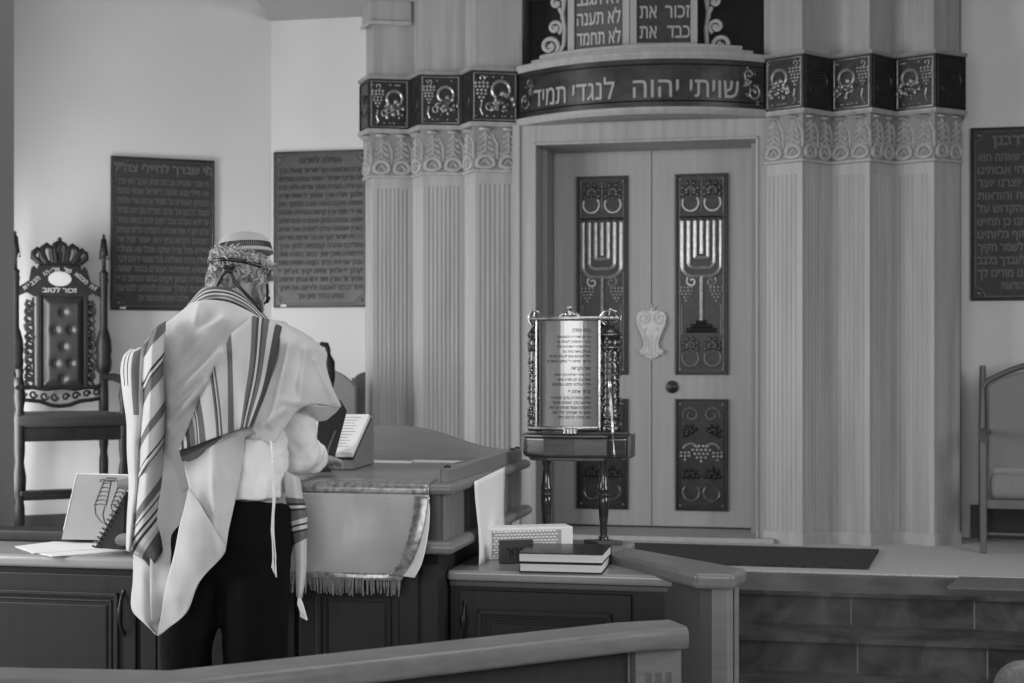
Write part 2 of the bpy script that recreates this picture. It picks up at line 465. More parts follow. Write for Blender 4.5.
# left wall frame
def on_wall(p0, d, px):     # point of the wall line seen at pixel column px
    k = (px-512)/F; s = (k*p0.y-p0.x)/(d.x-k*d.y); return p0+d*s
wL = on_wall(LWa, wdir, 110.5); wR = on_wall(LWa, wdir, 214)
nL = Vector((-wdir.y, wdir.x))
hA = 154*wL.y/F
mi = ['מי שברך אבותינו אברהם יצחק ויעקב הוא יברך','את חיילי צבא ההגנה לישראל ואנשי כוחות','הבטחון העומדים על משמר ארצנו וערי אלהינו','מגבול הלבנון ועד מדבר מצרים ומן הים הגדול','עד לבוא הערבה ובכל מקום שהם ביבשה באויר','ובים יתן יי את אויבינו הקמים עלינו נגפים','לפניהם הקדוש ברוך הוא ישמור ויציל את','חיילינו מכל צרה וצוקה ומכל נגע ומחלה','וישלח ברכה והצלחה בכל מעשי ידיהם ידבר','שונאינו תחתיהם ויעטרם בכתר ישועה','ובעטרת נצחון ויקוים בהם הכתוב כי יי','אלהיכם ההולך עמכם להלחם לכם עם','איביכם להושיע אתכם ונאמר אמן']
plaque('prayer_plaque', 'dark cast plaque with dim raised letters, on the wall behind the tall carved throne', (wL.x,wL.y,HC+(365-310)*wL.y/F), Vector((-wdir.x,-wdir.y)), (wR-wL).length, hA, M['plaqueAl'], M['plaqueA'], 'מי שברך לחיילי צה"ל', mi, .042)
bk0 = LW; bkd = U
w2L = on_wall(bk0, bkd, 274.5)
av = ['אבינו שבשמים צור ישראל וגואלו ברך','את מדינת ישראל ראשית צמיחת גאולתנו','הגן עליה באברת חסדך ופרוש עליה סכת','שלומך ושלח אורך ואמתך לראשיה שריה','ויועציה ותקנם בעצה טובה מלפניך חזק','את ידי מגיני ארץ קדשנו והנחילם אלהינו','ישועה ועטרת נצחון תעטרם ונתת שלום','בארץ ושמחת עולם ליושביה ואת אחינו','כל בית ישראל פקד נא בכל ארצות פזוריהם','ותוליכם מהרה קוממיות לציון עירך','ולירושלים משכן שמך ככתוב בתורת משה','עבדך אם יהיה נדחך בקצה השמים משם','יקבצך יי אלהיך ומשם יקחך והביאך יי','אלהיך אל הארץ אשר ירשו אבתיך וירשתה','ויחד לבבנו לאהבה וליראה את שמך','הופע בהדר גאון עזך']
plaque('prayer_plaque', 'grey cast plaque with black letters, beside the left pillars of the ark', (w2L.x,w2L.y,HC+(365-308)*w2L.y/F), bkd, .60, 155.5*w2L.y/F, M['plaqueBl'], M['plaqueB'], 'תפילה לשלום', av, .030)
wr = on_wall(bk0, bkd, 970.5)
mo = ['מודים אנחנו לך שאתה הוא','יי אלהינו ואלהי אבותינו','אלהי כל בשר יוצרנו יוצר','בראשית ברכות והודאות','לשמך הגדול והקדוש על','שהחייתנו וקימתנו כן תחיינו','ותקימנו ותאסוף גליותינו','לחצרות קדשך לשמר חקיך','ולעשות רצונך ולעבדך בלבב','שלם על שאנחנו מודים לך','ברוך אל ההודאות']
plaque('prayer_plaque', 'dark cast plaque with large raised letters, on the wall right of the ark', (wr.x,wr.y,HC+(365-301)*wr.y/F), bkd, .62, 172.5*wr.y/F, M['plaqueCl'], M['plaqueA'], 'מודים דרבנן', mo, .05, sticker=False)

# ------------------------------------------------------------ the ark
ark = thing('torah_ark', 'tall oak torah ark with two doors of bronze reliefs, flanked by fluted pillars', 'ark', (AC.x,AC.y,PZ), TH)
PZC = PZ+.008
def W(px, Y): return Vector((X(px,Y), Y))
Zc0, Zc1 = HC+1.325, HC+1.653                   # cornice block bottom and top
Zcap = HC+1.075                                 # bottom of the capitals
Ztop = HC+2.085
left = [(W(359.8,8.74),W(369,8.56),W(409.5,8.60)), (W(409.5,8.60),W(420,8.44),W(461,8.46)), (W(461,8.46),W(471.5,8.315),W(518,8.36))]
right = [(W(765.5,8.02),W(803.5,7.87),W(832,8.01)), (W(832,8.01),W(871.5,7.865),W(895,8.00)), (W(895,8.00),W(935.5,7.86),W(966,7.97))]
backoff = V*.34
def inset(poly, d):
    """a visible corner polyline pulled in by d"""
    v0,c,v1 = poly; e0=(c-v0).normalized(); e1=(v1-c).normalized()
    n0=Vector((-e0.y,e0.x)); n1=Vector((-e1.y,e1.x)); m=(n0+n1).normalized(); k=d/m.dot(n0)
    x0 = .5 if v0==left[0][0] else -.85; x1 = -.5 if v1==right[2][2] else .85
    return (v0+n0*d+e0*d*x0, c+m*k, v1+n1*d+e1*d*x1)
def closed(poly): 
    v0,c,v1 = poly; return [v0,c,v1,v1+backoff,v0+backoff]
def fluted(v0, c, v1, nf):
    pts = []
    for (a,b,n) in ((v0,c,nf[0]),(c,v1,nf[1])):
        d = (b-a); L = d.length; d.normalize(); nn = Vector((-d.y,d.x))
        pts.append(a); m = .022
        if n<1: continue
        step = (L-2*m)/n; g = step*.30
        for k in range(n):
            x = m+step*(k+.5)
            pts += [a+d*(x-g), a+d*(x-g*.55)+nn*.005, a+d*(x+g*.55)+nn*.005, a+d*(x+g)]
    pts.append(v1); return pts
def facet_fn(a, b, z):
    d = (b-a).normalized(); n = Vector((d.y,-d.x))
    return lambda x,y,out=0: Vector((a.x+d.x*x+n.x*out, a.y+d.y*x+n.y*out, z+y)), (b-a).length
def capital_facet(bm, a, b, z0, z1, n):
    fn, L = facet_fn(a,b,z0); h = z1-z0; w = L/n
    for k in range(n):
        cx = w*(k+.5); s = w*.5
        # bean-shaped ring at the foot
        pts = [(cx+s*.78*math.cos(t)*(1 if math.sin(t)<0 else .92), h*.20+(h*.13)*math.sin(t)*(1.25 if math.sin(t)>0 else .8)) for t in [2*PI*i/14 for i in range(14)]]
        ftube(bm, fn, pts, .0125, .003, n=6, closed=True)
        ftube(bm, fn, [(cx-s*.4,h*.17),(cx,h*.27),(cx+s*.4,h*.17)], .009, .001, n=5)
        for q in range(4):
            y = h*(.36+.13*q); sp = s*(.80-.10*q)
            ftube(bm, fn, [(cx-sp,y+h*.02),(cx-sp*.5,y+h*.04),(cx,y+h*.13),(cx+sp*.5,y+h*.04),(cx+sp,y+h*.02)], .0105, .000, n=5)
        ftube(bm, fn, [(cx,h*.42),(cx,h*.86)], .006, .006, n=5)
        fball(bm, fn, cx, h*.95, s*.70, .002, s=(1,.34))
        ftube(bm, fn, [(cx+s,h*.30),(cx+s,h*.62),(cx+s*.55,h*.84)], .008, .001, n=5)
def lion(bm, fn, cx, cy, s, mi=1):
    """arched tail ring over a shaggy body"""
    ftube(bm, fn, arc(cx, cy+s*.55, s*.52, -60, 235, 12), s*.10, .004, n=6, mi=mi)
    fball(bm, fn, cx, cy-s*.15, s*.40, -.004, s=(1.1,.8), mi=2)
    for k in range(38):
        a = random.uniform(0,2*PI); r = random.uniform(.2,.8)*s
        fball(bm, fn, cx+r*math.cos(a), cy-s*.2+r*.75*math.sin(a), s*random.uniform(.06,.15), .006, s=(1,1.4), mi=mi if random.random()<.6 else 2)
    ftube(bm, fn, spiral(cx-s*.65, cy-s*.45, s*.32, s*.06, 0, 420, 14), s*.055, .003, n=5, mi=mi)
    fball(bm, fn, cx+.1*s, cy+s*.35, s*.2, .004, mi=mi)
def relief_facet(bm, a, b, z0, z1, flip, main):
    fn, L = facet_fn(a,b,z0); h = z1-z0; m = .014
    ftube(bm, fn, [(m,m),(L-m,m),(L-m,h-m),(m,h-m)], .005, .002, n=5, closed=True, mi=1 if main else 0)
    if main:
        g = L*.22 if not flip else L*.78; l = L*.63 if not flip else L*.37
        grapes(bm, fn, g, h*.76, L*.040, (4,4,3,3,2,1), 1)
        ftube(bm, fn, spiral(g, h*.85, L*.08, L*.02, -90, 250, 12), .004, .002, n=5, mi=1)
        ftube(bm, fn, [(g,h*.38),(g-L*.03,h*.25),(g+L*.02,h*.14)], .005, .002, n=5, mi=1)
        lion(bm, fn, l, h*.44, L*.37, 1)
        for q in range(10): fball(bm, fn, L*random.uniform(.08,.92), h*random.choice((.12,.88)), .006, .001, mi=1)
    else:
        g = L*.5
        grapes(bm, fn, g, h*.7, L*.04, (3,3,2,1), 0)
        ftube(bm, fn, arc(g, h*.5, L*.33, 200, 480, 12), .004, .001, n=5, mi=0)
def pillar(poly, side, nf):
    bm = B(); pi = inset(poly, .030)
    prof = fluted(*pi, nf); pts = [(p.x,p.y) for p in prof]+[((pi[2]+backoff).x,(pi[2]+backoff).y),((pi[0]+backoff).x,(pi[0]+backoff).y)]
    prism(bm, pts, PZC, Zcap-.065)
    plain = [(p.x,p.y) for p in closed(pi)]
    prism(bm, plain, Zcap-.065, Zcap)
    p = obj('fluted_pillar', bm, M['arkfl'], ark, world=True)
    # base trim
    bm = B(); sweep(bm, [ (v.x,v.y) for v in inset(poly,.030)], [(0,PZC),(.012,PZC),(.012,PZC+.05),(.004,PZC+.065),(0,PZC+.065)]); obj('plinth_trim', bm, M['arkfl'], p, world=True)
    # capital
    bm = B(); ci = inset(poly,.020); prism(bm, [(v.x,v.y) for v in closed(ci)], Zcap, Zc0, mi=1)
    capital_facet(bm, ci[0], ci[1], Zcap, Zc0, 1 if side=='L' else 2)
    capital_facet(bm, ci[1], ci[2], Zcap, Zc0, 2)
    sweep(bm, [(v.x,v.y) for v in ci], [(0,Zcap-.004),(.008,Zcap),(.008,Zcap+.012),(0,Zcap+.016)])
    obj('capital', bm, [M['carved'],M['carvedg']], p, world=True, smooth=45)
    # relief block
    bm = B(); prism(bm, [(v.x,v.y) for v in closed(poly)], Zc0+.024, Zc1-.018)
    for j,(a,b) in enumerate(((poly[0],poly[1]),(poly[1],poly[2]))):
        main = (j==1) if side=='L' else (j==0)
        relief_facet(bm, a, b, Zc0+.024, Zc1-.018, side=='R', main)
    obj('relief_block', bm, [M['bronze'],M['bronzeh'],M['bronzem']], p, world=True)
    bm = B(); pp = [(v.x,v.y) for v in poly]
    prism(bm, [(v.x,v.y) for v in closed(poly)], Zc0, Zc0+.024)
    sweep(bm, pp, [(-.01,Zc0+.002),(.006,Zc0+.002),(.014,Zc0+.014),(.014,Zc0+.024),(-.01,Zc0+.024)])
    obj('lower_moulding', bm, M['ark'], p, world=True)
    bm = B(); prism(bm, [(v.x,v.y) for v in closed(poly)], Zc1-.018, Zc1)
    sweep(bm, pp, [(-.01,Zc1-.018),(.006,Zc1-.018),(.014,Zc1-.008),(.014,Zc1),(-.01,Zc1)])
    obj('upper_moulding', bm, M['reveal'], p, world=True)
    bm = B(); ui = inset(poly,.034); prism(bm, [(v.x,v.y) for v in closed(ui)], Zc1, Ztop)
    if side=='L' and poly is left[0]:
        wi = inset(poly,.012); zz = HC+(365-20)*8.56/F
        prism(bm, [(v.x,v.y) for v in closed(wi)], zz, Ztop)
        sweep(bm, [(v.x,v.y) for v in wi], [(0,zz-.02),(.006,zz-.02),(.012,zz),(0,zz+.01)])
    obj('upper_shaft', bm, M['ark'], p, world=True)
for poly in left: pillar(poly, 'L', (3,8))
for poly in right: pillar(poly, 'R', (7,7))

# door casing, reveal, threshold: ark local coordinates (x along, y away, z above platform)
zd = HC-PZ+1.25; zci = HC-PZ+1.215; zf = Zc0-PZ+.01
bm = B()
box(bm, -.735,-.600,-.36,-.05,.03,zf); box(bm, .600,.735,-.36,-.05,.03,zf); box(bm, -.600,.600,-.36,-.05,zci,zf)
for s in (-1,1):
    box(bm, *(sorted((s*.600,s*.614))), -.372,-.36, .03, zci+.014); box(bm, *(sorted((s*.690,s*.715))), -.375,-.36, .03, zf)
box(bm, -.614,.614,-.372,-.36,zci,zci+.014)
obj('door_casing', bm, M['ark'], ark, bevel=.003)
bm = B()
for s in (-1,1):
    box(bm, *(sorted((s*.568,s*.600))), -.20,.03,.03,zd+.03)
box(bm, -.6,.6,-.20,.03,zd,zd+.12)
obj('inner_jamb', bm, M['reveal'], ark, bevel=.003)
bm = B(); box(bm, -.70,.70,-.44,.05,.008,.035); obj('threshold', bm, M['carved'], ark, bevel=.004, label='pale wooden threshold under the doors')
bm = B(); box(bm, -1.7,1.7,.07,.09,0,3.0); obj('back_board', bm, M['reveal'], ark)

def door(sgn):
    bm = B(); x0,x1 = sorted((sgn*.002, sgn*.566)); box(bm, x0,x1,0,.04,.045,zd)
    d = obj('ark_door', bm, M['door'], ark, bevel=.002)
    cx = sgn*.283; w = .297
    # tall menorah relief
    z0 = HC-PZ-.056; h = 1.137
    bm = B(); fn = lambda a,b,out=0: Vector((cx+a, -.012-out, z0+b))
    box(bm, cx-w/2,cx+w/2,-.012,0,z0,z0+h)
    ftube(bm, fn, [(-w/2+.008,.008),(w/2-.008,.008),(w/2-.008,h-.008),(-w/2+.008,h-.008)], .009, 0, n=6, closed=True)
    ftube(bm, fn, [(-w/2+.026,.026),(w/2-.026,.026),(w/2-.026,h-.026),(-w/2+.026,h-.026)], .005, 0, n=6, closed=True, mi=2)
    for a in (-1,1):
        for b in (.03,h-.03): fball(bm, fn, a*(w/2-.028), b, .007, .003, mi=1)
    st = .0365
    for k in (1,2,3):
        yb = h*(1-(.418,.468,.510)[k-1]); rr = (.008,.035,.065)[k-1]; xx = st*k
        pts = [(-xx,h*.765)]+arc(-xx+rr,yb+rr,rr,180,270,6)+arc(xx-rr,yb+rr,rr,270,360,6)+[(xx,h*.765)]
        ftube(bm, fn, pts, .0115, .004, n=8, mi=1)
    ftube(bm, fn, [(0,h*.60),(0,h*.765)], .0115, .004, n=8, mi=1)
    for k in range(-3,4): fball(bm, fn, st*k, h*.775, .014, .003, s=(1,.6), mi=2)
    ftube(bm, fn, [(-w*.42,h*.785),(w*.42,h*.785)], .005, .002, mi=0)
    ftube(bm, fn, [(0,h*.49),(0,h*.27)], .0125, .004, n=8, mi=2)
    for (hw,yy,r) in ((.030,.262,.012),(.060,.243,.012),(.085,.222,.014)): ftube(bm, fn, [(-hw,h*yy),(hw,h*yy)], r, .002, n=8, mi=0)
    for a in (-1,1):
        ftube(bm, fn, spiral(a*.055, h*.465, .034, .008, 90 if a>0 else 90, 90-a*420, 16), .0055, .003, n=5, mi=1)
        grapes(bm, fn, a*.085, h*.435, .0098, (4,4,3,2,1), 1)
        ftube(bm, fn, [(a*w*.37,h*.35),(a*w*.37,h*.20)], .006, .002, mi=2)
        leaf(bm, fn, a*.062, h*.145, .055, 90, 2, 6)
        ftube(bm, fn, arc(a*.062, h*.085, .046, 150, 400, 14), .0075, .003, mi=2)
        leaf(bm, fn, a*.062, h*.915, .062, 90, 2, 6)
        ftube(bm, fn, arc(a*.062, h*.855, .046, 150, 400, 14), .0075, .003, mi=1)
    ftube(bm, fn, [(0,h*.82),(0,h*.97)], .005, .003, mi=2)
    obj('menorah_relief', bm, [M['bronze'],M['bronzeh'],M['bronzem']], d)
    # short grape relief
    z0b = HC-PZ-.824; hb = .632
    bm = B(); fn = lambda a,b,out=0: Vector((cx+a, -.012-out, z0b+b))
    box(bm, cx-w/2,cx+w/2,-.012,0,z0b,z0b+hb)
    ftube(bm, fn, [(-w/2+.008,.008),(w/2-.008,.008),(w/2-.008,hb-.008),(-w/2+.008,hb-.008)], .009, 0, n=6, closed=True)
    ftube(bm, fn, [(-w/2+.026,.026),(w/2-.026,.026),(w/2-.026,hb-.026),(-w/2+.026,hb-.026)], .004, 0, n=6, closed=True)
    for a in (-1,1):
        for b in (.03,hb-.03): fball(bm, fn, a*(w/2-.028), b, .007, .003, mi=1)
        ftube(bm, fn, spiral(a*.058, hb*.86, .048, .015, 200 if a<0 else -20, (200-430) if a<0 else (-20+430), 18), .0065, .003, mi=2)
        leaf(bm, fn, a*.066, hb*.70, .05, 90-a*30, 0, 5)
        leaf(bm, fn, a*.062, hb*.31, .055, 90, 0, 5)
        ftube(bm, fn, arc(a*.058, hb*.16, .046, 130, 410, 16), .0075, .003, mi=2)
        grapes(bm, fn, a*.092, hb*.52, .0105, (3,3,1), 1)
        ftube(bm, fn, arc(a*.06, hb*.53, .045, 20 if a>0 else 160, 150 if a>0 else 30, 8), .006, .003, mi=1)
    grapes(bm, fn, 0, hb*.58, .0115, (4,5,4,3,1), 1)
    obj('grape_relief', bm, [M['bronze'],M['bronzeh'],M['bronzem']], d)
    return d
dl = door(-1); dr = door(1)
# carved handle plate across the meeting stile, and lock
bm = B(); zo = HC-PZ+.03*1
fn = lambda a,b,out=0: Vector((a, -.004-out, HC-PZ+.17+b))     # centre of the ornament
body = [(-.02,-.14),(.02,-.14),(.045,-.125),(.075,-.095),(.035,-.07),(.035,-.02),(.06,.03),(.085,.08),(.09,.115),(.075,.14),(.045,.15),(.0,.145),
        (-.045,.15),(-.075,.14),(-.09,.115),(-.085,.08),(-.06,.03),(-.035,-.02),(-.035,-.07),(-.075,-.095),(-.045,-.125)]
prism(bm, [(a*.93,b*.93) for a,b in body], 0, .016, lambda x,y,z: fn(x,y,z))
for a in (-1,1):
    ftube(bm, fn, spiral(a*.045, .095, .038, .008, 90, 90+a*520, 22), .0075, .018, mi=0)
    ftube(bm, fn, [(a*.080,.10),(a*.074,.06),(a*.052,.01),(a*.034,-.04),(a*.04,-.085),(a*.068,-.092)], .008, .016)
    ftube(bm, fn, [(a*.03,.04),(a*.045,.015),(a*.02,-.03),(a*.015,-.09)], .006, .018)
    for q in (.18,.38,.62): ftube(bm, fn, [(a*.008,-.09),(a*q*.11,-.115-(.4-q)*.03)], .006, .016)
    ftube(bm, fn, [(0,.13),(a*.022,.165)], .005, .006)
ftube(bm, fn, [(0,.12),(0,.17)], .005, .008); ftube(bm, fn, [(0,.0),(0,-.14)], .005, .018)
obj('carved_handle', bm, M['orn'], dr, smooth=50, label='pale carved scroll handle')
bm = B(); q = P(668.5,387,8.5); m = Matrix.Rotation(PI/2,4,'X')
lx = .117; lz = q.z-PZ
lathe(bm, [(.036,0),(.036,.008),(.028,.014),(.020,.014),(.020,.03),(.012,.034)], (lx,0,lz), 20, mtx=m)
obj('lock', bm, M['bronze'], dr, smooth=40)

# curved frieze with raised lettering
A_, M_, B_ = W(519,8.33), W(640,7.93), W(764,8.02)
def circ(a,b,c):
    ax,ay,bx,by,cx,cy = a.x,a.y,b.x,b.y,c.x,c.y
    d = 2*(ax*(by-cy)+bx*(cy-ay)+cx*(ay-by))
    ux = ((ax*ax+ay*ay)*(by-cy)+(bx*bx+by*by)*(cy-ay)+(cx*cx+cy*cy)*(ay-by))/d
    uy = ((ax*ax+ay*ay)*(cx-bx)+(bx*bx+by*by)*(ax-cx)+(cx*cx+cy*cy)*(bx-ax))/d
    return Vector((ux,uy))
CC = circ(A_,M_,B_); CR = (A_-CC).length
a0 = math.atan2(A_.y-CC.y, A_.x-CC.x); a1 = math.atan2(B_.y-CC.y, B_.x-CC.x)
def ang(t): return a0+(a1-a0)*t
def cpt(t, out=0): a = ang(t); return Vector((CC.x+(CR+out)*math.cos(a), CC.y+(CR+out)*math.sin(a)))
LEN = abs(a1-a0)*CR
def cfn(z): return lambda a,b,out=0: Vector((*cpt(a/LEN, out), z+b))     # a = arc length from the left end
path = [cpt(k/28) for k in range(29)]
def band(bm, o0, o1, z0, z1, prof=None, mi=0):
    pr = prof or [(o0,z0),(o1,z0),(o1,z1),(o0,z1)]
    sweep(bm, path, pr, mi=mi)
fz0, fz1 = Zc0+.035, Zc1-.035
bm = B(); band(bm, -.12, 0, fz0, fz1)
fnz = cfn(fz0); hh = fz1-fz0
for e in (0,1):
    cxx = LEN*(.055 if e==0 else .945)
    mi_ = 2 if e==0 else 1; sg = 1 if e==0 else -1
    ftube(bm, fnz, spiral(cxx-sg*.012, hh*.34, .042, .010, 90, 90+sg*460, 18), .006, .003, mi=mi_)
    ftube(bm, fnz, spiral(cxx+sg*.014, hh*.72, .032, .008, -90, -90+sg*430, 16), .005, .003, mi=mi_)
    leaf(bm, fnz, cxx+sg*.02, hh*.50, .030, 60 if e==0 else 120, mi_, 4)
    for q in range(14): fball(bm, fnz, cxx+random.uniform(-.05,.05), hh*random.uniform(.1,.9), .006, .002, mi=1 if e else 2)
for b in (.035,hh-.03): ftube(bm, fnz, [(LEN*k/24,b) for k in range(25)], .004, .001, n=4)
fz = obj('frieze_band', bm, [M['brass'],M['bronzeh'],M['bronzem']], ark, world=True)
bm = B()
words = [('שויתי',.745,.185),('יהוה',.545,.155),('לנגדי',.335,.16),('תמיד',.145,.145)]
words = [('שויתי',.800,.185),('יהוה',.585,.165),('לנגדי',.352,.165),('תמיד',.165,.150)]
for w_, c_, wd in words:
    letters(bm, w_, lambda a,b,out: fnz(LEN*c_+a, hh*.21+b, out), width=LEN*wd, height=.094, depth=.006, bold=.004, res=3)
obj('lettering', bm, M['letter'], fz, world=True, fixn=False)
bm = B(); band(bm,0,0,0,0,[( -.12,Zc0),(.008,Zc0),(.02,Zc0+.02),(.02,Zc0+.036),(-.12,Zc0+.036)]); obj('frieze_lower_moulding', bm, M['ark'], ark, world=True); bm = B()
band(bm,0,0,0,0,[( -.12,Zc1-.036),(.006,Zc1-.036),(.02,Zc1-.014),(.02,Zc1),(-.12,Zc1)])
obj('frieze_upper_moulding', bm, M['ark'], ark, world=True)
# soffit filling behind the frieze and ledge above it
bm = B()
ring = [cpt(k/20,-.02) for k in range(21)]+[A2(.80,.05),A2(-.86,.05)]
prism(bm, [(p.x,p.y) for p in ring], Zc0+.01, Zc0+.03); prism(bm, [(p.x,p.y) for p in ring], Zc1-.02, Zc1-.002)
obj('frieze_soffit', bm, M['reveal'], ark, world=True)
# stepped ledge carrying the tablets
bm = B()
def cband(t0,t1,o0,o1,z0,z1,n=16):
    pts = [cpt(t0+(t1-t0)*k/n,o1) for k in range(n+1)]+[cpt(t1+(t0-t1)*k/n,o0) for k in range(n+1)]
    prism(bm, [(p.x,p.y) for p in pts], z0, z1)
cband(.06,.96,-.20,-.015,Zc1,Zc1+.025); cband(.10,.92,-.20,-.03,Zc1+.025,Zc1+.05)
obj('tablet_ledge', bm, M['door'], ark, world=True, bevel=.003)
bm = B(); 
p = [A2(-.95,.08),A2(.90,.08),A2(.90,.05),A2(-.95,.05)]; prism(bm, [(v.x,v.y) for v in p], Zc1-.02, Ztop)
obj('upper_back_board', bm, M['cab'], ark, world=True)
bm = B()
for s in (-.90,.84):
    bm = B(); p = [A2(s,.26),A2(s+.07,.26),A2(s+.07,.08),A2(s,.08)]; prism(bm, [(v.x,v.y) for v in p], Zc1-.02, Ztop); obj('upper_stile', bm, M['reveal'], ark, world=True)
# tablets of the commandments
def tablet(pxl, pxr, Yl, Yr, ybl, lines, plate, lm, zb):
    a = W(pxl,Yl); b = W(pxr,Yr); fn, L = facet_fn(a,b,zb)
    ft = .036; bm = B()
    prism(bm, [(-ft,-.0),(L+ft,0),(L+ft,.62),(-ft,.62)], -.05, -.004, lambda x,y,z: fn(x,y-.03,z))
    for (x0,x1) in ((-ft,0),(L,L+ft)): prism(bm, [(x0,-.03),(x1,-.03),(x1,.6),(x0,.6)], -.004, .016, lambda x,y,z: fn(x,y,z))
    prism(bm, [(0,-.03),(L,-.03),(L,0),(0,0)], -.004, .016, lambda x,y,z: fn(x,y,z))
    t = obj('commandment_tablet', bm, M['door'], ark, world=True)
    bm = B(); prism(bm, [(0,0),(L,0),(L,.6),(0,.6)], -.004, .003, lambda x,y,z: fn(x,y,z)); obj('tablet_plate', bm, plate, t, world=True)
    bm = B()
    for i,l in enumerate(lines):
        for w_,c_,wd in l: letters(bm, w_, lambda x,y,out: fn(L*c_+x, .028+.108*i+y, .003+out), width=L*wd, height=.066, depth=.004, bold=.012, res=2)
    obj('lettering', bm, lm, t, world=True, fixn=False)
zb = HC+(365-49)*8.1/F
tablet(575,623.5,8.16,8.06,0,[[('לא תחמד',.5,.9)],[('לא תענה',.5,.9)],[('לא תגנב',.5,.9)],[('לא תנאף',.5,.9)],[('לא תרצח',.5,.9)]],M['plaqueB'],M['silverp'],zb)
tablet(636.5,690.5,8.05,8.03,0,[[('כבד',.78,.42),('את',.22,.32)],[('זכור',.76,.46),('את',.22,.32)],[('לא תשא',.5,.9)],[('לא יהיה',.5,.9)],[('אנכי',.6,.5)]],M['plaqueA'],M['gold'],zb+.018)
# scroll brackets either side of the tablets
def bracket(px, Y, sgn):
    o = P(px,52,Y); fn = lambda a,b,out=0: Vector((o.x+a*U.x*sgn+V.x*-out, o.y+a*U.y*sgn-V.y*out, o.z-.02+b))
    bm = B()
    r = .013
    ftube(bm, fn, spiral(-.085,.055,.055,.012,-80,430,26), r, 0, n=8)
    ftube(bm, fn, spiral(-.055,.155,.040,.010,-60,400,22), r*.85, 0, n=8)
    ftube(bm, fn, [(-.085,.0),(-.03,.01),(-.005,.06),(-.0,.14),(-.01,.22),(-.03,.26)], r, 0, n=8)
    ftube(bm, fn, spiral(-.045,.29,.04,.01,-30,380,18), r*.8, 0, n=8)
    ftube(bm, fn, [(-.015,.2),(.0,.3),(-.01,.4)], r*.9, 0, n=8)
    ftube(bm, fn, [(-.14,-.005),(.02,-.005)], .012, 0, n=6)
    for a,b in ((-.085,.055),(-.055,.155),(-.045,.29)): fball(bm, fn, a,b,.016,.0)
    obj('scroll_bracket', bm, M['carved'], ark, world=True, smooth=60)
bracket(565,8.2,1); bracket(706,8.08,-1)
# a small number sticker on the outer pillar is left as a blank tab
# ------------------------------------------------------------ low platform the reader stands on
DO = Vector((-.2, 4.8, 0))                     # near right corner of the reading desk
def DW(x, y): return Vector((DO.x+U.x*x+V.x*y, DO.y+U.y*x+V.y*y))
BZ = .10
bm = B(); q = [DW(-4.2,-2.6), DW(1.1,-2.6), DW(1.1,1.30), DW(-4.2,1.30)]
prism(bm, [(p.x,p.y) for p in q], 0, BZ); struct('floor_dais', bm, M['carpet'])

def panel_door(parent, x0, x1, y, z0, z1, m, handle=None, hside=1, name='cabinet_door'):
    """raised and fielded door standing on the plane y (front towards -y)"""
    bm = B(); box(bm, x0,x1, y-.020,y, z0,z1)
    d = obj(name, bm, m, parent, bevel=.004)
    k = .062
    bm = B()
    def frame(a, w_, d0, d1):
        for (p,q,r,s) in ((x0+a,x1-a,z0+a,z0+a+w_),(x0+a,x1-a,z1-a-w_,z1-a),(x0+a,x0+a+w_,z0+a,z1-a),(x1-a-w_,x1-a,z0+a,z1-a)):
            box(bm, p,q, y-d1,y-d0, r,s)
    frame(k, .016, .018, .032); frame(k+.026, .008, .018, .027)
    box(bm, x0+k+.045,x1-k-.045, y-.026,y-.018, z0+k+.045,z1-k-.045)
    obj('panel_moulding', bm, m, d, bevel=.004)
    if handle is not None:
        hx, hz0, hz1 = handle; bm = B()
        pts = [(hx, y-.020-.030*math.sin(PI*t)**.7 if 0<t<1 else y-.018, hz0+(hz1-hz0)*t) for t in [i/10 for i in range(11)]]
        tube(bm, pts, [.007,.006,.006,.007,.009,.010,.009,.007,.006,.006,.007], n=8)
        ball(bm, (hx,y-.022,hz0), .010, (1,.5,1.2)); ball(bm, (hx,y-.022,hz1), .010, (1,.5,1.2))
        obj('door_pull', bm, M['black'], d, smooth=60, label='black bow pull')
    return d

# ------------------------------------------------------------ reading desk
desk = thing('reading_desk', 'large wooden reading desk with an arched back rail, under the fringed cloth', 'desk', (DO.x,DO.y,BZ), TH)
z = lambda v: v-BZ
DL, DD = 1.135, 1.30
bm = B(); box(bm, -DL+.03,-.03, .03,DD-.03, z(.80),z(.975)); obj('upper_case', bm, M['deskv'], desk, bevel=.003)
bm = B()
x = .0
for k in range(15):                              # beadboard on the right-hand side of the upper case and at its front
    y0 = .03+k*(DD-.06)/15
    box(bm, -.032,-.022, y0+.004,y0+(DD-.06)/15-.004, z(.80),z(.965))
obj('beadboard_side', bm, M['deskside'], desk, bevel=.003, label='grooved boards toned lighter for the side light')
bm = B()
for k in range(14):
    x0 = -DL+.03+k*(DL-.06)/14; box(bm, x0+.004,x0+(DL-.06)/14-.004, .022,.032, z(.80),z(.965))
obj('beadboard_front', bm, M['deskv'], desk, bevel=.003)
loop = [(-DL,DD),(-DL,0),(0,0),(0,DD)]           # outer face on the right of travel
def dmould(nm, z0, z1, out, m):
    bm = B(); sweep(bm, [(-DL+.03,DD-.03),(-DL+.03,.03),(-.03,.03),(-.03,DD-.03)], nose(-.02,out,z(z0),z(z1)), closed=True); return obj(nm, bm, m, desk, smooth=45)
dmould('top_moulding', .962, .998, .040, M['deskl']); dmould('lower_moulding', .772, .815, .045, M['deskl'])
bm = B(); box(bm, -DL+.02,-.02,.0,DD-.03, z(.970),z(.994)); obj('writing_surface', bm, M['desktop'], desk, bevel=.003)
for s in (0,1):
    bm = B(); x0 = -.045 if s==0 else -DL+.02; box(bm, x0,x0+.026, .05,DD-.02, z(.994),z(1.045)); 
    obj('side_rim', bm, M['deskl'], desk, bevel=.006)
bm = B()
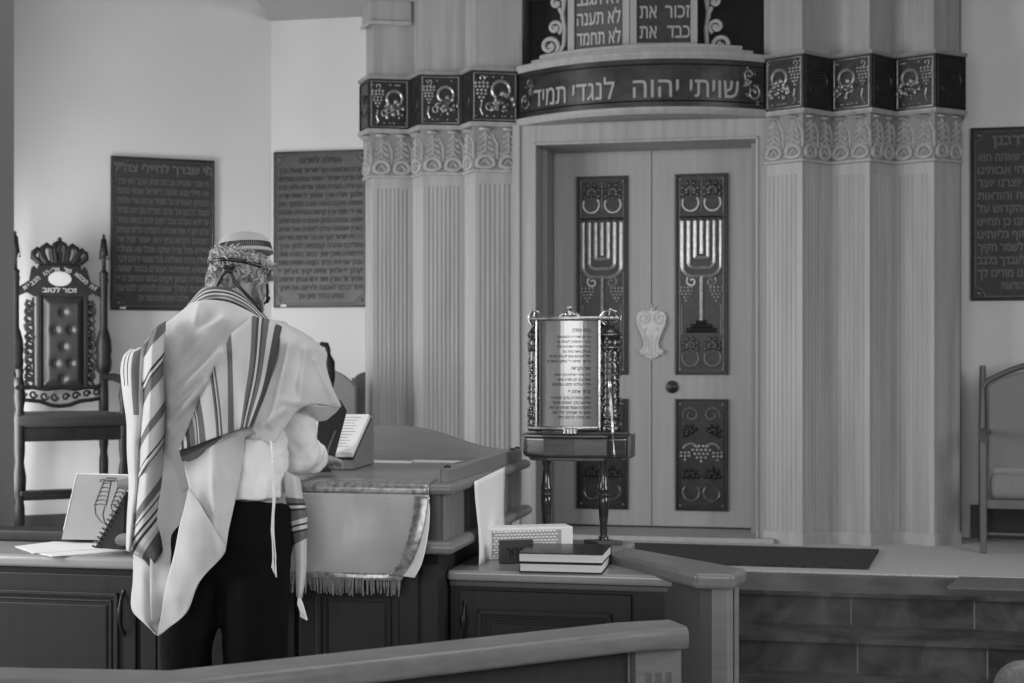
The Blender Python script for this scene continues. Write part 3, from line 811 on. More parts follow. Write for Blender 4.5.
for s in (0,1):
    for yy in (.10,DD-.16,DD-.06): ball(bm, ((-.032 if s==0 else -DL+.033), yy, z(1.046)), .012, (1,1,.6), sub=2)
obj('rim_studs', bm, M['black'], desk)
# arched back rail
pts = [(-DL+.02,z(.994))]; top = []
for k in range(41):
    t = k/40; xx = -DL+.02+(DL-.045)*t
    u = abs(t-.5)*2
    hgt = .045+.090*(1 if u<.12 else (.5+.5*math.cos(PI*min(1,(u-.12)/.80)))**1.05)
    top.append((xx, z(.994)+hgt))
out = [(-DL+.02,z(.97))]+top+[(-.025,z(.97))]
bm = B(); prism(bm, out, DD-.035, DD-.010, lambda x,y,zz: Vector((x,zz,y)))
br = obj('arched_back_rail', bm, M['deskl'], desk, bevel=.004)
# lower body
bm = B(); box(bm, -DL+.055,-.055, .055,DD-.05, 0,z(.775)); obj('lower_case', bm, M['cab'], desk, bevel=.003)
bm = B()
for xx in (-DL+.05,-.105): box(bm, xx,xx+.055,.045,.055, 0,z(.775))
box(bm, -DL+.05,-.05,.045,.055, z(.73),z(.775))
obj('lower_stile', bm, M['cab'], desk, bevel=.003)
xm = -DL/2
panel_door(desk, -.52,-.115, .055, .07, z(.715), M['cab'])
panel_door(desk, -DL+.115,-.535, .055, .07, z(.715), M['cab'])
bm = B(); ball(bm, (-.66,.02,z(.56)), .014, (1,.8,1), sub=2); lathe(bm, [(.006,0),(.006,.03)], (-.66,.04,z(.56)), 8, mtx=Matrix.Rotation(PI/2,4,'X')); obj('door_knob', bm, M['black'], desk, smooth=60)

# ------------------------------------------------------------ left and right cabinets
CZ = .70
lc = thing('low_cabinet', 'long low cabinet at the left end of the reading desk, papers on top', 'cabinet', (*DW(-DL,.25),BZ), TH)
yb = 0
bm = B(); box(bm, -2.0,-.02, .03,.46, 0,CZ-BZ-.045); obj('carcass', bm, M['cab'], lc, bevel=.003)
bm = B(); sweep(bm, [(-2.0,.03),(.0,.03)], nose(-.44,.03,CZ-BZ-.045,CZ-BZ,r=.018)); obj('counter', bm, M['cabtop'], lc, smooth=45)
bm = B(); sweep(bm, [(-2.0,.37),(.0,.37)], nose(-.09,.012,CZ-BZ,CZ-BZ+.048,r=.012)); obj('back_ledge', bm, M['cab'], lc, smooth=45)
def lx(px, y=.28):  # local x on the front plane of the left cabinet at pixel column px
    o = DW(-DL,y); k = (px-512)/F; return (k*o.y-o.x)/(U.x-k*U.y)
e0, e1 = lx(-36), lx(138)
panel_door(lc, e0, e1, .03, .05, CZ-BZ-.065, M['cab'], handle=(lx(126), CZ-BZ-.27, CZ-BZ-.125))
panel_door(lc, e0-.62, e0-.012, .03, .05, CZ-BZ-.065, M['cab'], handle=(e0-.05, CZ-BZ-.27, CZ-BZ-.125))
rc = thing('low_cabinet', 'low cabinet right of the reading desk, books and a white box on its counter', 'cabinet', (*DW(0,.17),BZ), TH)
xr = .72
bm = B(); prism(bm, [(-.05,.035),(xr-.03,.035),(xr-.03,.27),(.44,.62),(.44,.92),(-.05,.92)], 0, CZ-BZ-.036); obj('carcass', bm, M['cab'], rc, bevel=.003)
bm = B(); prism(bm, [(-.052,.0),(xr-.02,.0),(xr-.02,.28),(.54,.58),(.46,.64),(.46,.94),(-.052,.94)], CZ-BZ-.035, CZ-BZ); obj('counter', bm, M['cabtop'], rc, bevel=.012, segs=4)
bm = B(); box(bm, -.05,xr-.03, .022,.04, CZ-BZ-.058,CZ-BZ-.036); obj('under_moulding', bm, M['deskv'], rc, bevel=.006)
def rx(px, y=.17): 
    o = DW(0,y+.03); k = (px-512)/F; return (k*o.y-o.x)/(U.x-k*U.y)
panel_door(rc, rx(460), rx(632), .035, .05, CZ-BZ-.068, M['cab'], handle=(rx(466), CZ-BZ-.22, CZ-BZ-.11))
# ------------------------------------------------------------ oblique wall with broad cap beside the steps
pw = thing('parapet', 'short oblique wooden parapet with a broad cap beside the stone steps', 'parapet', (.55,4.9,0))
bm = B()
prism(bm, [(.59,4.70),(.66,4.66),(.705,4.76),(.43,5.24),(.32,5.17)], 0, .705); 
obj('parapet_body', bm, M['deskv'], pw, world=True, bevel=.004)
bm = B()
prism(bm, [(.617,4.650),(.668,4.628),(.690,4.668),(.640,4.690)], 0, .705); obj('corner_bead', bm, M['deskl'], pw, world=True, bevel=.006); bm = B()
prism(bm, [(.694,4.672),(.716,4.725),(.706,4.745),(.684,4.69)], 0, .705)
obj('corner_bead', bm, M['deskl'], pw, world=True, bevel=.006)
bm = B()
prism(bm, [(.565,4.615),(.682,4.600),(.742,4.735),(.40,5.31),(.335,5.13)], .69, .738)
obj('broad_cap', bm, M['rail'], pw, world=True, bevel=.014, segs=4)

# ------------------------------------------------------------ foreground rail
rl = thing('balustrade', 'wooden balustrade rail crossing the whole foreground', 'railing', (-.2,3.5,0))
rp = [(-1.9,3.44),(-.779,3.36),(.335,4.055),(.47,4.075)]
rp = [(-1.9,3.47),(-1.15,3.37),(-.760,3.335),(.325,3.985),(.463,4.03)]
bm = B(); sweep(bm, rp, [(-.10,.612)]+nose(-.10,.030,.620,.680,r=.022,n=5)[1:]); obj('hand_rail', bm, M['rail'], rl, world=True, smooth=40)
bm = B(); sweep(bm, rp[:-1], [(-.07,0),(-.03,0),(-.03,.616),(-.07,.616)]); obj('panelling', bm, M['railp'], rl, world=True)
bm = B()
c0, c1 = Vector((.330,4.00)), Vector((.455,4.035))
d = (c1-c0).normalized(); n = Vector((d.y,-d.x)); L = (c1-c0).length
pts = [c0]
for k in range(3):
    xx = L*(.28+.22*k); pts += [c0+d*(xx-.010), c0+d*(xx-.006)-n*.007, c0+d*(xx+.006)-n*.007, c0+d*(xx+.010)]
pts += [c1, c1-n*.085, c0-n*.085]
prism(bm, [(p.x,p.y) for p in pts], 0, .555)
prism(bm, [(p.x,p.y) for p in (c0,c1,c1-n*.085,c0-n*.085)], .555, .620)
obj('fluted_post', bm, M['rail'], rl, world=True)

# ------------------------------------------------------------ cloth on the desk front
ct = None
def cloth_patch(name, rows, m, parent, nu=10, nv=10, solid=.003, world=True, disp=None, colmat=None, rowmat=None, uvw=None, loc=None, matfn=None):
    """smooth sheet through rows of 3D points; colmat / rowmat give a material per column / row interval"""
    R = [[Vector(p) for p in r] for r in rows]; nr = len(R); nc = len(R[0])
    def cr(p0,p1,p2,p3,t): return .5*((2*p1)+(-p0+p2)*t+(2*p0-5*p1+4*p2-p3)*t*t+(-p0+3*p1-3*p2+p3)*t**3)
    def interp(L, sub):
        out = []; idx = []
        for i in range(len(L)-1):
            p0 = L[i-1] if i>0 else L[i]*2-L[i+1]; p3 = L[i+2] if i+2<len(L) else L[i+1]*2-L[i]
            s = sub if isinstance(sub,int) else sub[i]
            for k in range(s): out.append(cr(p0,L[i],L[i+1],p3,k/s)); idx.append(i)
        out.append(L[-1]); return out, idx
    H = []
    for r in R:
        h, ci = interp(r, nu); H.append(h)
    G = []; ri = None
    cols = []
    for j in range(len(H[0])):
        c_, ri = interp([H[i][j] for i in range(nr)], nv); cols.append(c_)
    nR = len(cols[0]); nC = len(cols)
    bm = B(); vs = [[None]*nC for _ in range(nR)]
    for i in range(nR):
        for j in range(nC):
            p = cols[j][i].copy()
            if disp: p = p+disp(p, j/(nC-1), i/(nR-1))
            vs[i][j] = bm.verts.new(p)
    for i in range(nR-1):
        for j in range(nC-1):
            f = bm.faces.new((vs[i][j],vs[i+1][j],vs[i+1][j+1],vs[i][j+1])); f.smooth = True
            if colmat: f.material_index = colmat[ci[j]]
            elif rowmat: f.material_index = rowmat[ri[i]]
            elif matfn: f.material_index = matfn(ci[j], ri[i])
    return obj(name, bm, m, parent, world=world, solid=solid, loc=loc, fixn=False)
cl = thing('desk_cloth', 'satin cloth with brocade border and fringe hanging over the desk front', 'cloth', (*DW(-.5,0),.99), TH)
x0, x1 = -DL+.25, -.062
def crow(y, zz, xs, wob=0): return [Vector((x-(-.5), y+wob*math.sin(x*19+zz*7)*.5, zz-.99)) for x in xs]
xs = [x0+(x1-x0)*k/6 for k in range(7)]
def sh(xs, s): return [x1+(x-x1)*1-s for x in xs]
def xsr(r): return [x0+(r-x0)*k/6 for k in range(7)]
rows = [crow(.13,1.003,xsr(x1-.01)), crow(.02,1.003,xsr(x1)), crow(-.018,.992,xsr(x1)), crow(-.022,.965,xsr(x1))]
obj_c = cloth_patch('brocade_top', rows, M['clothb'], cl, world=False, nu=8, nv=4)
rows = [crow(-.022,.965,xsr(x1)), crow(-.028,.90,xsr(x1-.005),.008), crow(-.036,.82,xsr(x1-.022),.014), crow(-.034,.75,xsr(x1-.05),.02), crow(-.026,.705,xsr(x1-.085),.024)]
cloth_patch('satin_field', rows, M['cloth'], cl, world=False, nu=10, nv=8)
# brocade strip down the right edge and the turned-back corner
def strip(a, b): return
rr = [(-.028,.962,x1,0),(-.034,.90,x1-.005,.008),(-.042,.82,x1-.022,.014),(-.042,.75,x1-.050,.02),(-.034,.705,x1-.085,.024)]
rows = [[Vector((r-.045+.5,y,zz-.99)),Vector((r-.02+.5,y-.004,zz-.99)),Vector((r+.004+.5,y-.002,zz-.99))] for (y,zz,r,w_) in rr]
cloth_patch('brocade_edge', rows, M['clothb'], cl, world=False, nu=3, nv=6)
rows = [[Vector((r+.5,y-.002,zz-.99)),Vector((r+.012*k+.5,y-.012*k*.6,zz-.99))] for k,(y,zz,r,w_) in enumerate(rr)]
cloth_patch('turned_edge', rows, M['tallit'], cl, world=False, nu=3, nv=6, label=None) if False else cloth_patch('turned_edge', rows, M['paper'], cl, world=False, nu=3, nv=6)
# fringe band and threads
rows = [crow(-.030,.712,xsr(x1-.082),.024), crow(-.032,.690,xsr(x1-.090),.024)]
cloth_patch('fringe_band', rows, M['clothb'], cl, world=False, nu=8, nv=3, solid=.006)
bm = B(); xe = x1-.088
n = int((xe-x0)/.0065)
for k in range(n):
    xx = x0+(xe-x0)*k/n+random.uniform(-.002,.002); L = .052+random.uniform(-.006,.006); dx = random.uniform(-.006,.006)
    y0 = -.034+.012*math.sin(xx*19+.69*7)
    tube(bm, [(xx+.5,y0,.695-.99),(xx+.5+dx*.5,y0-.003+random.uniform(-.004,.004),.695-.99-L*.5),(xx+.5+dx,y0+random.uniform(-.006,.006),.695-.99-L)], [.0030,.0036,.0024], n=4)
obj('fringe', bm, M['fringe'], cl)
# ------------------------------------------------------------ things on the desk
def dpt(x, y, zz): q = DW(x,y); return (q.x,q.y,zz)
# sloped book rest, with an open prayer book
br_o = Vector((X(354,5.50),5.50))       # near right corner of the rest
rest = thing('book_rest', 'sloping wooden book rest standing on the reading desk', 'book rest', (br_o.x,br_o.y,.996), math.radians(-6.5))
WR = .36; DR = .36
bm = B()
side = [(0,0),(DR,0),(DR,.19),(.0,.035)]
prism(bm, side, -WR, 0, lambda x,y,zz: Vector((zz,x,y)))
obj('sloping_body', bm, M['deskside'], rest, bevel=.004)
bk = thing('prayer_book', 'open prayer book on the book rest, white page facing the man', 'book', (br_o.x,br_o.y,1.035), math.radians(-6.5))
sl = math.atan2(.155,.36); 
def slp(x, t, out): return Vector((x, t*math.cos(sl)-out*math.sin(sl), t*math.sin(sl)+out*math.cos(sl)))
bm = B()
for (a,b) in ((-.165,-.004),(-.33,-.169)):
    prism(bm, [(a,.004),(b,.004),(b,.335),(a,.335)], .004, .026, lambda x,y,zz: slp(x,y,zz))
obj('page_block', bm, M['paper'], bk, bevel=.004)
bm = B(); 
for i in range(11):
    yy = .30-i*.025
    prism(bm, [(-.145,yy),(-.03-(i*37%5)*.004,yy),(-.03-(i*37%5)*.004,yy+.004),(-.145,yy+.004)], .0262, .0266, lambda x,y,zz: slp(x,y,zz))
obj('printed_lines', bm, M['booklet'], bk)
bm = B(); prism(bm, [(-.338,-.002),(.0,-.002),(.0,.345),(-.338,.345)], 0, .0045, lambda x,y,zz: slp(x,y,zz)); obj('cover', bm, M['bookc'], bk)
# upright dark leather folder to the left of the page
fo = thing('leather_folder', 'dark leather folder with a thin pale border line, leaning by the open book', 'folder', (X(330,5.32),5.32,.998), math.radians(18))
def fv(px,py,Y): return P(px,py,Y)
bm = B()
a_ = [fv(313,472,5.36), fv(330,472,5.44), fv(346,411,5.62), fv(339,400,5.60), fv(320,398,5.48)]
n_ = (a_[1]-a_[0]).cross(a_[2]-a_[1]).normalized()
fa = [bm.verts.new(v) for v in a_]; fb = [bm.verts.new(v+n_*.007) for v in a_]
bm.faces.new(fa); bm.faces.new(fb[::-1])
for k in range(5): bm.faces.new((fa[k],fa[(k+1)%5],fb[(k+1)%5],fb[k]))
obj('folder_leaf', bm, M['leather'], fo, world=True, bevel=.003)
bm = B(); q = [fv(324,468,5.35), fv(329,447,5.40), fv(336,430,5.46)]; tube(bm, [v-n_*.002 if n_.y>0 else v+n_*.002 for v in q], .0006, n=5); tube(bm, [v+Vector((0,-.022,0)) for v in q], .0007, n=5); obj('border_line', bm, M['booklet'], fo, world=True)
# loose sheets at the back of the desk
for (x,y,r,l) in ((-.52,1.06,4,'loose white sheet on the back of the desk, further from the side rim'),(-.34,1.12,-6,'loose white sheet on the back of the desk, nearer the side rim')):
    bm = B()
    box(bm, -.105,.105,-.05,.05,0,.004)
    q = DW(x,y); o = obj('paper_sheet', bm, M['paper']); o.location=(q.x,q.y,.995); o.rotation_euler=(0,0,TH+math.radians(r)); tag(o, l, 'paper')

# ------------------------------------------------------------ things on the right counter
cz = CZ+.001
def cpos(px, py): Y = (HC-cz)*F/(py-365); return Vector((X(px,Y),Y))
# tall paper leaning against the desk side
q0 = cpos(479,566); q1 = cpos(507,550)
t_ = thing('leaning_sheet', 'plain white sheet leaning upright against the desk side', 'paper', (q0.x,q0.y,cz))
bm = B()
rows = []
for k in range(6):
    t = k/5; hgt = (cz+t*.285)
    lean = -.012*t
    rows.append([Vector((q0.x+lean+.004*math.sin(t*5),q0.y,hgt-.0+.0*t)), Vector(((q0.x+q1.x)/2+lean,(q0.y+q1.y)/2+.01,hgt+.010*t)), Vector((q1.x+lean-.006*math.sin(t*4),q1.y,hgt+.02*t))])
cloth_patch('sheet', rows, M['paper'], t_, nu=5, nv=3, solid=.002)
# white box with a woven pattern in front
b0 = cpos(488.5,560); b1 = cpos(573,557.5); 
ang_ = math.atan2(b1.y-b0.y, b1.x-b0.x)
wb = thing('storage_box', 'white box with a woven basket-pattern front on the counter', 'box', (b0.x,b0.y,cz), ang_)
L = (b1-b0).length; hb = .110; db = .10
bm = B(); box(bm, 0,L,0,db,0,hb); obj('box_body', bm, M['box'], wb, bevel=.004)
bm = B()
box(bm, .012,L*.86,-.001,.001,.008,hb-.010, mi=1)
nj = int((L*.86-.02)/.0135)
for i in range(9):
    for j in range(nj):
        x_ = .020+j*.0135+(i%2)*.0067; z_ = .013+i*.0103
        if x_ < L*.85: ball(bm, (x_,-.001,z_), .0074, (1,.5,.52), sub=1)
obj('woven_relief', bm, [M['box'],M['boxg']], wb)
# small dark box lettered
k0 = cpos(499.5,562.5+1); k0 = cpos(499.5,564)
sb = thing('small_box', 'small dark lettered box in front of the white box', 'box', (k0.x,k0.y,cz), ang_)
bm = B(); box(bm, 0,.120,0,.018,0,.080); obj('box_body', bm, M['darkbox'], sb, bevel=.003)
bm = B(); letters(bm, 'ברוך', lambda a,b,out: Vector((.055+a,-.0005-out,.030+b)), width=.062, height=.024, depth=.001, bold=.02); obj('lettering', bm, M['black'], sb, fixn=False)
# two black books
def closed_book(label, loc, rz, w_, d_, h_):
    t = thing('hardback_book', label, 'book', loc, rz, 'black hardbacks on the counter')
    bm = B(); box(bm, 0,w_,0,d_,0,.0035); box(bm, 0,w_,0,d_,h_-.0035,h_); box(bm, 0,w_,d_-.004,d_,0,h_); obj('cover', bm, M['bookc'], t, bevel=.001)
    bm = B(); box(bm, .004,w_-.004,.004,d_-.004,.0035,h_-.0035); obj('page_block', bm, M['pages'], t)
    return t
p0 = cpos(519,572); p1 = cpos(602,574)
az = math.atan2(p1.y-p0.y,p1.x-p0.x)
bl = (p1-p0).length
closed_book('black hardback lying at the bottom of the pair on the counter', (p0.x,p0.y,cz), az, bl, .27, .031)
closed_book('black hardback lying on top of the other book', (p0.x-.003,p0.y+.002,cz+.0315), az, bl+.006, .27, .032)

# ------------------------------------------------------------ ornamental scroll case on its turned stand
sd = thing('turned_stand', 'small polished wooden table on turned legs carrying the silver scroll case', 'stand', (X(583,5.73),5.73,cz), math.radians(-10))
S = 5.73/F     # metres per pixel here
def turned(bm, x, y, z0, z1):
    h = z1-z0
    pr = [(.030,0),(.030,.04),(.020,.06),(.024,.12),(.020,.17),(.024,.22),(.030,.34),(.034,.46),(.036,.52),(.030,.545),(.036,.56),(.036,.58),(.028,.60),(.036,.615),(.036,.65),(.030,.68),(.026,.78),(.019,.92),(.026,.95),(.026,1)]
    lathe(bm, [(r*.62,z0+h*t) for r,t in pr], (x,y,0), 14)
zt = HC-(460-365)*S-cz      # underside of table top
lx_ = {}
legs = [(.105,-.06),(-.135,.015),(.125,.12),(-.12,.15)]
for (x,y) in ((X(605,5.68)-X(583,5.70),-.03),(X(547,5.72)-X(583,5.70),-.03)):
    bm = B(); turned(bm, x, y, .016, zt); bmx = obj('leg', bm, M['cherry'], sd, smooth=50)
    bm = B(); prism(bm, [(x-.078,y+.006),(x-.014,y-.046),(x+.076,y-.016),(x+.012,y+.040)], 0, .016); obj('foot_pad', bm, M['deskv'], bmx, bevel=.003)
ttop = HC-(433-365)*S-cz
bm = B()
# bowed top: shallow boat-shaped front
fr = [(-.235,.02),(-.215,-.055),(-.14,-.085),(-.02,-.095),(.10,-.085),(.175,-.045)]
bk_ = [(.175,.085),(-.235,.085)]
prism(bm, fr+bk_, zt+.012, ttop-.012)
obj('table_frieze', bm, M['cherry'], sd, bevel=.012, segs=4)
bm = B(); e = [(x*1.02,y*1.03) for x,y in fr+bk_]
prism(bm, e, ttop-.014, ttop-.004); prism(bm, [(x*.97,y*.95) for x,y in fr+bk_], ttop-.004, ttop); prism(bm, [(x*.9,y*.9) for x,y in fr+bk_], zt, zt+.014)
obj('table_top', bm, M['cherry'], sd, bevel=.003)
bm = B(); box(bm, .150,.192,-.035,.09, zt+.012,ttop-.004); obj('end_block', bm, M['cherry'], sd, bevel=.003)

sc_o = (X(577,5.73),5.73,cz+ttop)
cs = thing('scroll_case', 'silver scroll case with a curved sheet of prayer text between two chased rollers', 'scroll case', sc_o, math.radians(-10))
H = (428-313)*S
def sx_(px): return X(px,5.65)-X(577,5.70)
# curved text sheet
ra = []
xl, xr2 = sx_(541), sx_(601)
bm = B(); nn = 16; ring = []
for k in range(nn+1):
    t = k/nn; xx = xl+(xr2-xl)*t; yy = -.055-.020*math.sin(PI*min(1,t*1.0))
    ring.append((xx,yy))
back = [(x,y+.008) for x,y in ring[::-1]]
prism(bm, ring+back, .028, H-.004)
sheet = obj('text_sheet', bm, M['perspex'], cs)
bm = B()
def sfn(a,b,out=0):
    t = (a-xl)/(xr2-xl); return Vector((a, -.0555-.020*math.sin(PI*t)-out, b))
txt = [('ברכת התורה',.32,.013),('ברכו את יי המבורך',.62,.008),('ברוך יי המבורך לעולם ועד',.62,.008),('ברוך אתה יי אלהינו מלך',.62,.008),('העולם אשר בחר בנו',.5,.008),('מכל העמים ונתן לנו את תורתו',.74,.009),('ברוך אתה יי נותן התורה',.8,.009),('אחר הקריאה',.35,.012),
('ברוך אתה יי אלהינו מלך העולם',.66,.008),('אשר נתן לנו תורת אמת',.6,.008),('וחיי עולם נטע בתוכנו',.7,.009),('ברוך אתה יי',.4,.012),('נותן התורה ברוך אתה יי',.72,.009),('אלהינו מלך העולם הגומל',.7,.009),('לחיבים טובות שגמלני כל טוב',.76,.009),('אמן מי שגמלך כל טוב',.7,.009),('הוא יגמלך כל טוב סלה',.6,.009)]
yy = H-.045
for s_,w_,h_ in txt:
    if h_>.0115: yy -= .010
    letters(bm, s_, lambda a,b,out: sfn(xr2-.028-(xr2-xl)*w_/2*.92+a, yy+b, out), width=(xr2-xl)*w_*.92, height=h_, depth=.0004, bold=.02, res=1)
    yy -= (H-.06)/20.5 if h_<.0115 else .022
obj('lettering', bm, M['ink'], sheet, fixn=False)
# top and bottom silver rails, with crest
for (zz,nm) in ((H-.004,'top_rail'),(.020,'bottom_rail')):
    bm = B(); pts = [(sx_(531),-.048,zz)]+[(x,y-.004,zz) for x,y in ring]+[(sx_(621),-.045,zz)]
    tube(bm, pts if nm=='top_rail' else pts[:-1], .0085, n=8); obj(nm, bm, M['silver'], cs, smooth=60)
bm = B(); cx = sx_(573)
for k in range(9):
    a = k/8*PI; r = .036
    ball(bm, (cx-r*math.cos(a), -.078, H+.002+.014*math.sin(a)), .008, (1,.6,1))
ball(bm, (cx,-.078,H+.012), .014,(1.6,.6,.9),sub=2); lathe(bm, [(.008,0),(.006,.012),(.012,.018),(.012,.024),(.004,.028)], (cx,-.078,H+.016), 10)
obj('crest', bm, M['silver'], cs, smooth=70)
bm = B(); box(bm, cx-.022,cx+.028,-.085,-.065,0,.022); 
for k in range(4): lathe(bm, [(.007,0),(.007,.022)], (cx-.017+k*.013,-.086,0), 8)
obj('bottom_clasp', bm, M['silver'], cs, bevel=.002)
for px in (538.5,602.5):
    bm = B(); tube(bm, [(sx_(px),-.058,.015),(sx_(px),-.058,H-.004)], .0045, n=8); obj('silver_upright', bm, M['silver'], cs, smooth=60)
bm = B(); tube(bm, [(sx_(543.5),-.066,.028),(sx_(543.5),-.066,H-.01)], .004, n=8); obj('dark_upright', bm, M['black'], cs, smooth=60)
# chased rollers
def roller(px, r, label, full):
    x_ = sx_(px); y_ = -.02 if full else .01
    bm = B()
    pr = [(r*1.02,.006),(r*1.08,.012),(r*1.08,.03),(r*.96,.034),(r*.96,.06),(r*1.06,.064),(r*1.06,.075),(r*.92,.08)]
    n_ = 26
    for k in range(n_+1):
        t = k/n_; zz = .085+(H*.72-.085)*t; pr.append((r*(.90+.05*math.sin(k*2.4)), zz))
    pr += [(r*1.04,H*.73),(r*1.04,H*.75),(r*.95,H*.76),(r*.95,H*.83),(r*1.08,H*.84),(r*1.10,H*.86),(r*.7,H*.90),(r*.45,H*.92),(r*.45,H*.95)]
    lathe(bm, pr, (x_,y_,0), 18)
    ro = obj('chased_roller', bm, M['silverd'], cs, smooth=60, label=label)
    bm = B()
    for k in range(90 if full else 70):
        a = random.uniform(PI,2*PI); zz = random.uniform(.03,H*.83)
        ball(bm, (x_+r*1.0*math.cos(a), y_+r*1.0*math.sin(a), zz), random.uniform(.003,.0065), (1,1,1.3))
    for q in (.03,.062,.076,H*.74,H*.85):
        tube(bm, [(x_+r*1.08*math.cos(2*PI*k/16), y_+r*1.08*math.sin(2*PI*k/16), q) for k in range(16)], .003, n=5, closed=True)
    obj('chased_bead', bm, M['silverm'], ro)
    bm = B(); zc = H*.95+.02
    for k in range(8):
        a = 2*PI*k/8
        tube(bm, [(x_+math.cos(a)*rr_, y_+math.sin(a)*rr_, zc+zz) for rr_,zz in ((r*.45,-.024),(r*.95,-.006),(r*1.0,.008),(r*.6,.024),(.002,.03))], .0036, n=5)
    ball(bm, (x_,y_,zc+.034), .006); tube(bm, [(x_+r*.98*math.cos(2*PI*k/16), y_+r*.98*math.sin(2*PI*k/16), zc+.001) for k in range(16)], .003, n=5, closed=True)
    obj('crown_finial', bm, M['silver'], ro)
roller(612, .040, 'thick chased roller', True)
roller(534, .026, 'slender chased roller', False)
# pointer hanging from the roller
yo = P(610.5,380,5.56)
bm = B()
yt, ytip = P(609.5,380,5.62), P(614.5,458,5.62)
tube(bm, [yt+(ytip-yt)*t for t in (0,.04,.08,.12,.16,.3,.5,.66,.68,.70,.9,.92,1)], [.003,.007,.008,.007,.0045,.006,.0052,.0045,.0065,.0042,.0028,.0045,.0015], n=10)
tube(bm, [P(608,372,5.63),yt], .0018, n=5); tube(bm, [P(609,340,5.67),P(608,372,5.63)], .0012, n=5)
ball(bm, ytip+Vector((0,0,.012)), .0045)
tag(obj('torah_pointer', bm, M['silver'], world=True, loc=tuple(yo), smooth=60), 'slim silver reading pointer hanging on a chain from the scroll case', 'pointer')
# ------------------------------------------------------------ the man at the desk
def taper(bm, a, b, ra, rb, n=14, s=None):
    a = Vector(a); b = Vector(b)
    tube(bm, [a+(b-a)*t for t in (0,.33,.66,1)], [ra, ra+(rb-ra)*.33, ra+(rb-ra)*.66, rb], n=n)
    ball(bm, a, ra, sub=2); ball(bm, b, rb, sub=2)
def remesh(o, vox, smooth=6, fac=.5):
    m = o.modifiers.new('r','REMESH'); m.mode = 'VOXEL'; m.voxel_size = vox; m.use_smooth_shade = True
    s = o.modifiers.new('s','SMOOTH'); s.iterations = smooth; s.factor = fac
def displace(o, kind, size, strength):
    t = bpy.data.textures.new(o.name+'_folds', kind); t.noise_scale = size
    d = o.modifiers.new('d','DISPLACE'); d.texture = t; d.strength = strength; d.mid_level = .5; d.texture_coords = 'LOCAL'
    return t
MAN = P(230,365,4.66); MAN.z = BZ
# head frame
hf = Vector((.50,.87,0)).normalized(); hf = (hf*math.cos(math.radians(24))-Vector((0,0,1))*math.sin(math.radians(24))).normalized()
hr = hf.cross(Vector((0,0,1))).normalized(); hu = hr.cross(hf).normalized()
HCN = P(243,274,4.80)
HM = Matrix((hr,hf,hu)).transposed().to_4x4(); HM.translation = HCN
def hd(x,y,z): return HM @ Vector((x,y,z))
HR3 = HM.to_3x3().to_4x4()
def hball(bm, x,y,z, r, s, sub=2): ball(bm, hd(x,y,z), r, s, sub=sub, mtx=HR3)
shR, elR, wrR = P(296,352,4.76), P(299,452,4.90), P(318,459,5.11)
shL, elL, wrL = P(168,352,4.76), P(150,440,4.74), P(172,460,5.02)
bm = B()
hball(bm, 0,-.008,.015, 1, (.076,.094,.094), 3)
hball(bm, 0,.036,-.035, 1, (.062,.062,.076)); hball(bm, 0,.058,-.085, 1, (.036,.034,.026))
hball(bm, 0,.078,.022, 1, (.055,.02,.018)); 
tube(bm, [hd(0,.092,.012),hd(0,.106,-.012),hd(0,.116,-.032),hd(0,.100,-.038)], [.009,.012,.015,.010], n=10); hball(bm,.012,.100,-.034,.010,(1,1,1)); hball(bm,-.012,.100,-.034,.010,(1,1,1))
hball(bm, 0,.094,-.056, 1, (.024,.010,.006)); hball(bm, 0,.092,-.066, 1, (.021,.010,.007))
for s in (-1,1):
    hball(bm, s*.030,.082,-.002, 1, (.014,.010,.009)); hball(bm, s*.045,.068,-.03, 1, (.02,.02,.02))
    tube(bm, [hd(s*(.074+.014*(k%2==0)), -.008-.016*math.cos(k*.9), -.010+.030*math.sin(k*.9+.3)) for k in range(6)], .0075, n=8)
    hball(bm, s*.078,-.004,-.012, 1, (.008,.016,.028))
taper(bm, hd(0,-.02,-.05), P(232,322,4.77), .056, .062)
ch = P(232,385,4.79); ball(bm, ch, 1, (.165,.095,.17), sub=3); ball(bm, P(234,460,4.74), 1, (.135,.095,.14), sub=3); ball(bm, P(232,515,4.71), 1, (.155,.105,.12), sub=3)
taper(bm, P(232,325,4.78), shR, .06, .056); taper(bm, P(232,325,4.78), shL, .06, .056)
taper(bm, shR, elR, .052, .040); taper(bm, elR, wrR, .040, .026)
taper(bm, shL, elL, .052, .040); taper(bm, elL, wrL, .040, .026)
def hand(wr, d, up, side):
    """palm, four bent fingers and a thumb; d = pointing direction, up = back of the hand"""
    d = Vector(d).normalized(); up = Vector(up); up = (up-d*up.dot(d)).normalized(); s = d.cross(up)*side     # s = thumb side
    pc = wr+d*.048
    m = Matrix((s,d,up)).transposed().to_4x4()
    ball(bm, pc, 1, (.040,.050,.016), sub=3, mtx=m); taper(bm, wr-d*.01, wr+d*.03, .025, .023)
    for k,(o,L,b) in enumerate(((.028,.070,0),(.010,.078,.1),(-.010,.072,.15),(-.028,.057,.25))):
        a0_ = wr+d*.085+s*o; bend = .25+b
        p1 = a0_+d*L*.42+s*o*.25-up*.004
        p2 = p1+(d*math.cos(bend)-up*math.sin(bend))*L*.32; p3 = p2+(d*math.cos(bend*2.2)-up*math.sin(bend*2.2))*L*.28
        tube(bm, [a0_-d*.02,a0_,p1,p2,p3], [.0098,.0096,.0088,.0082,.0066], n=10); ball(bm, p3, .0066, sub=2)
    t0 = wr+d*.022+s*.026; t1 = t0+(d*.55+s*.75)*.034-up*.008; t2 = t1+(d*.9+s*.25)*.030-up*.006; t3 = t2+d*.022-up*.006
    tube(bm, [t0,t1,t2,t3],[.014,.0120,.0105,.0075], n=10); ball(bm, t3, .0075, sub=2)
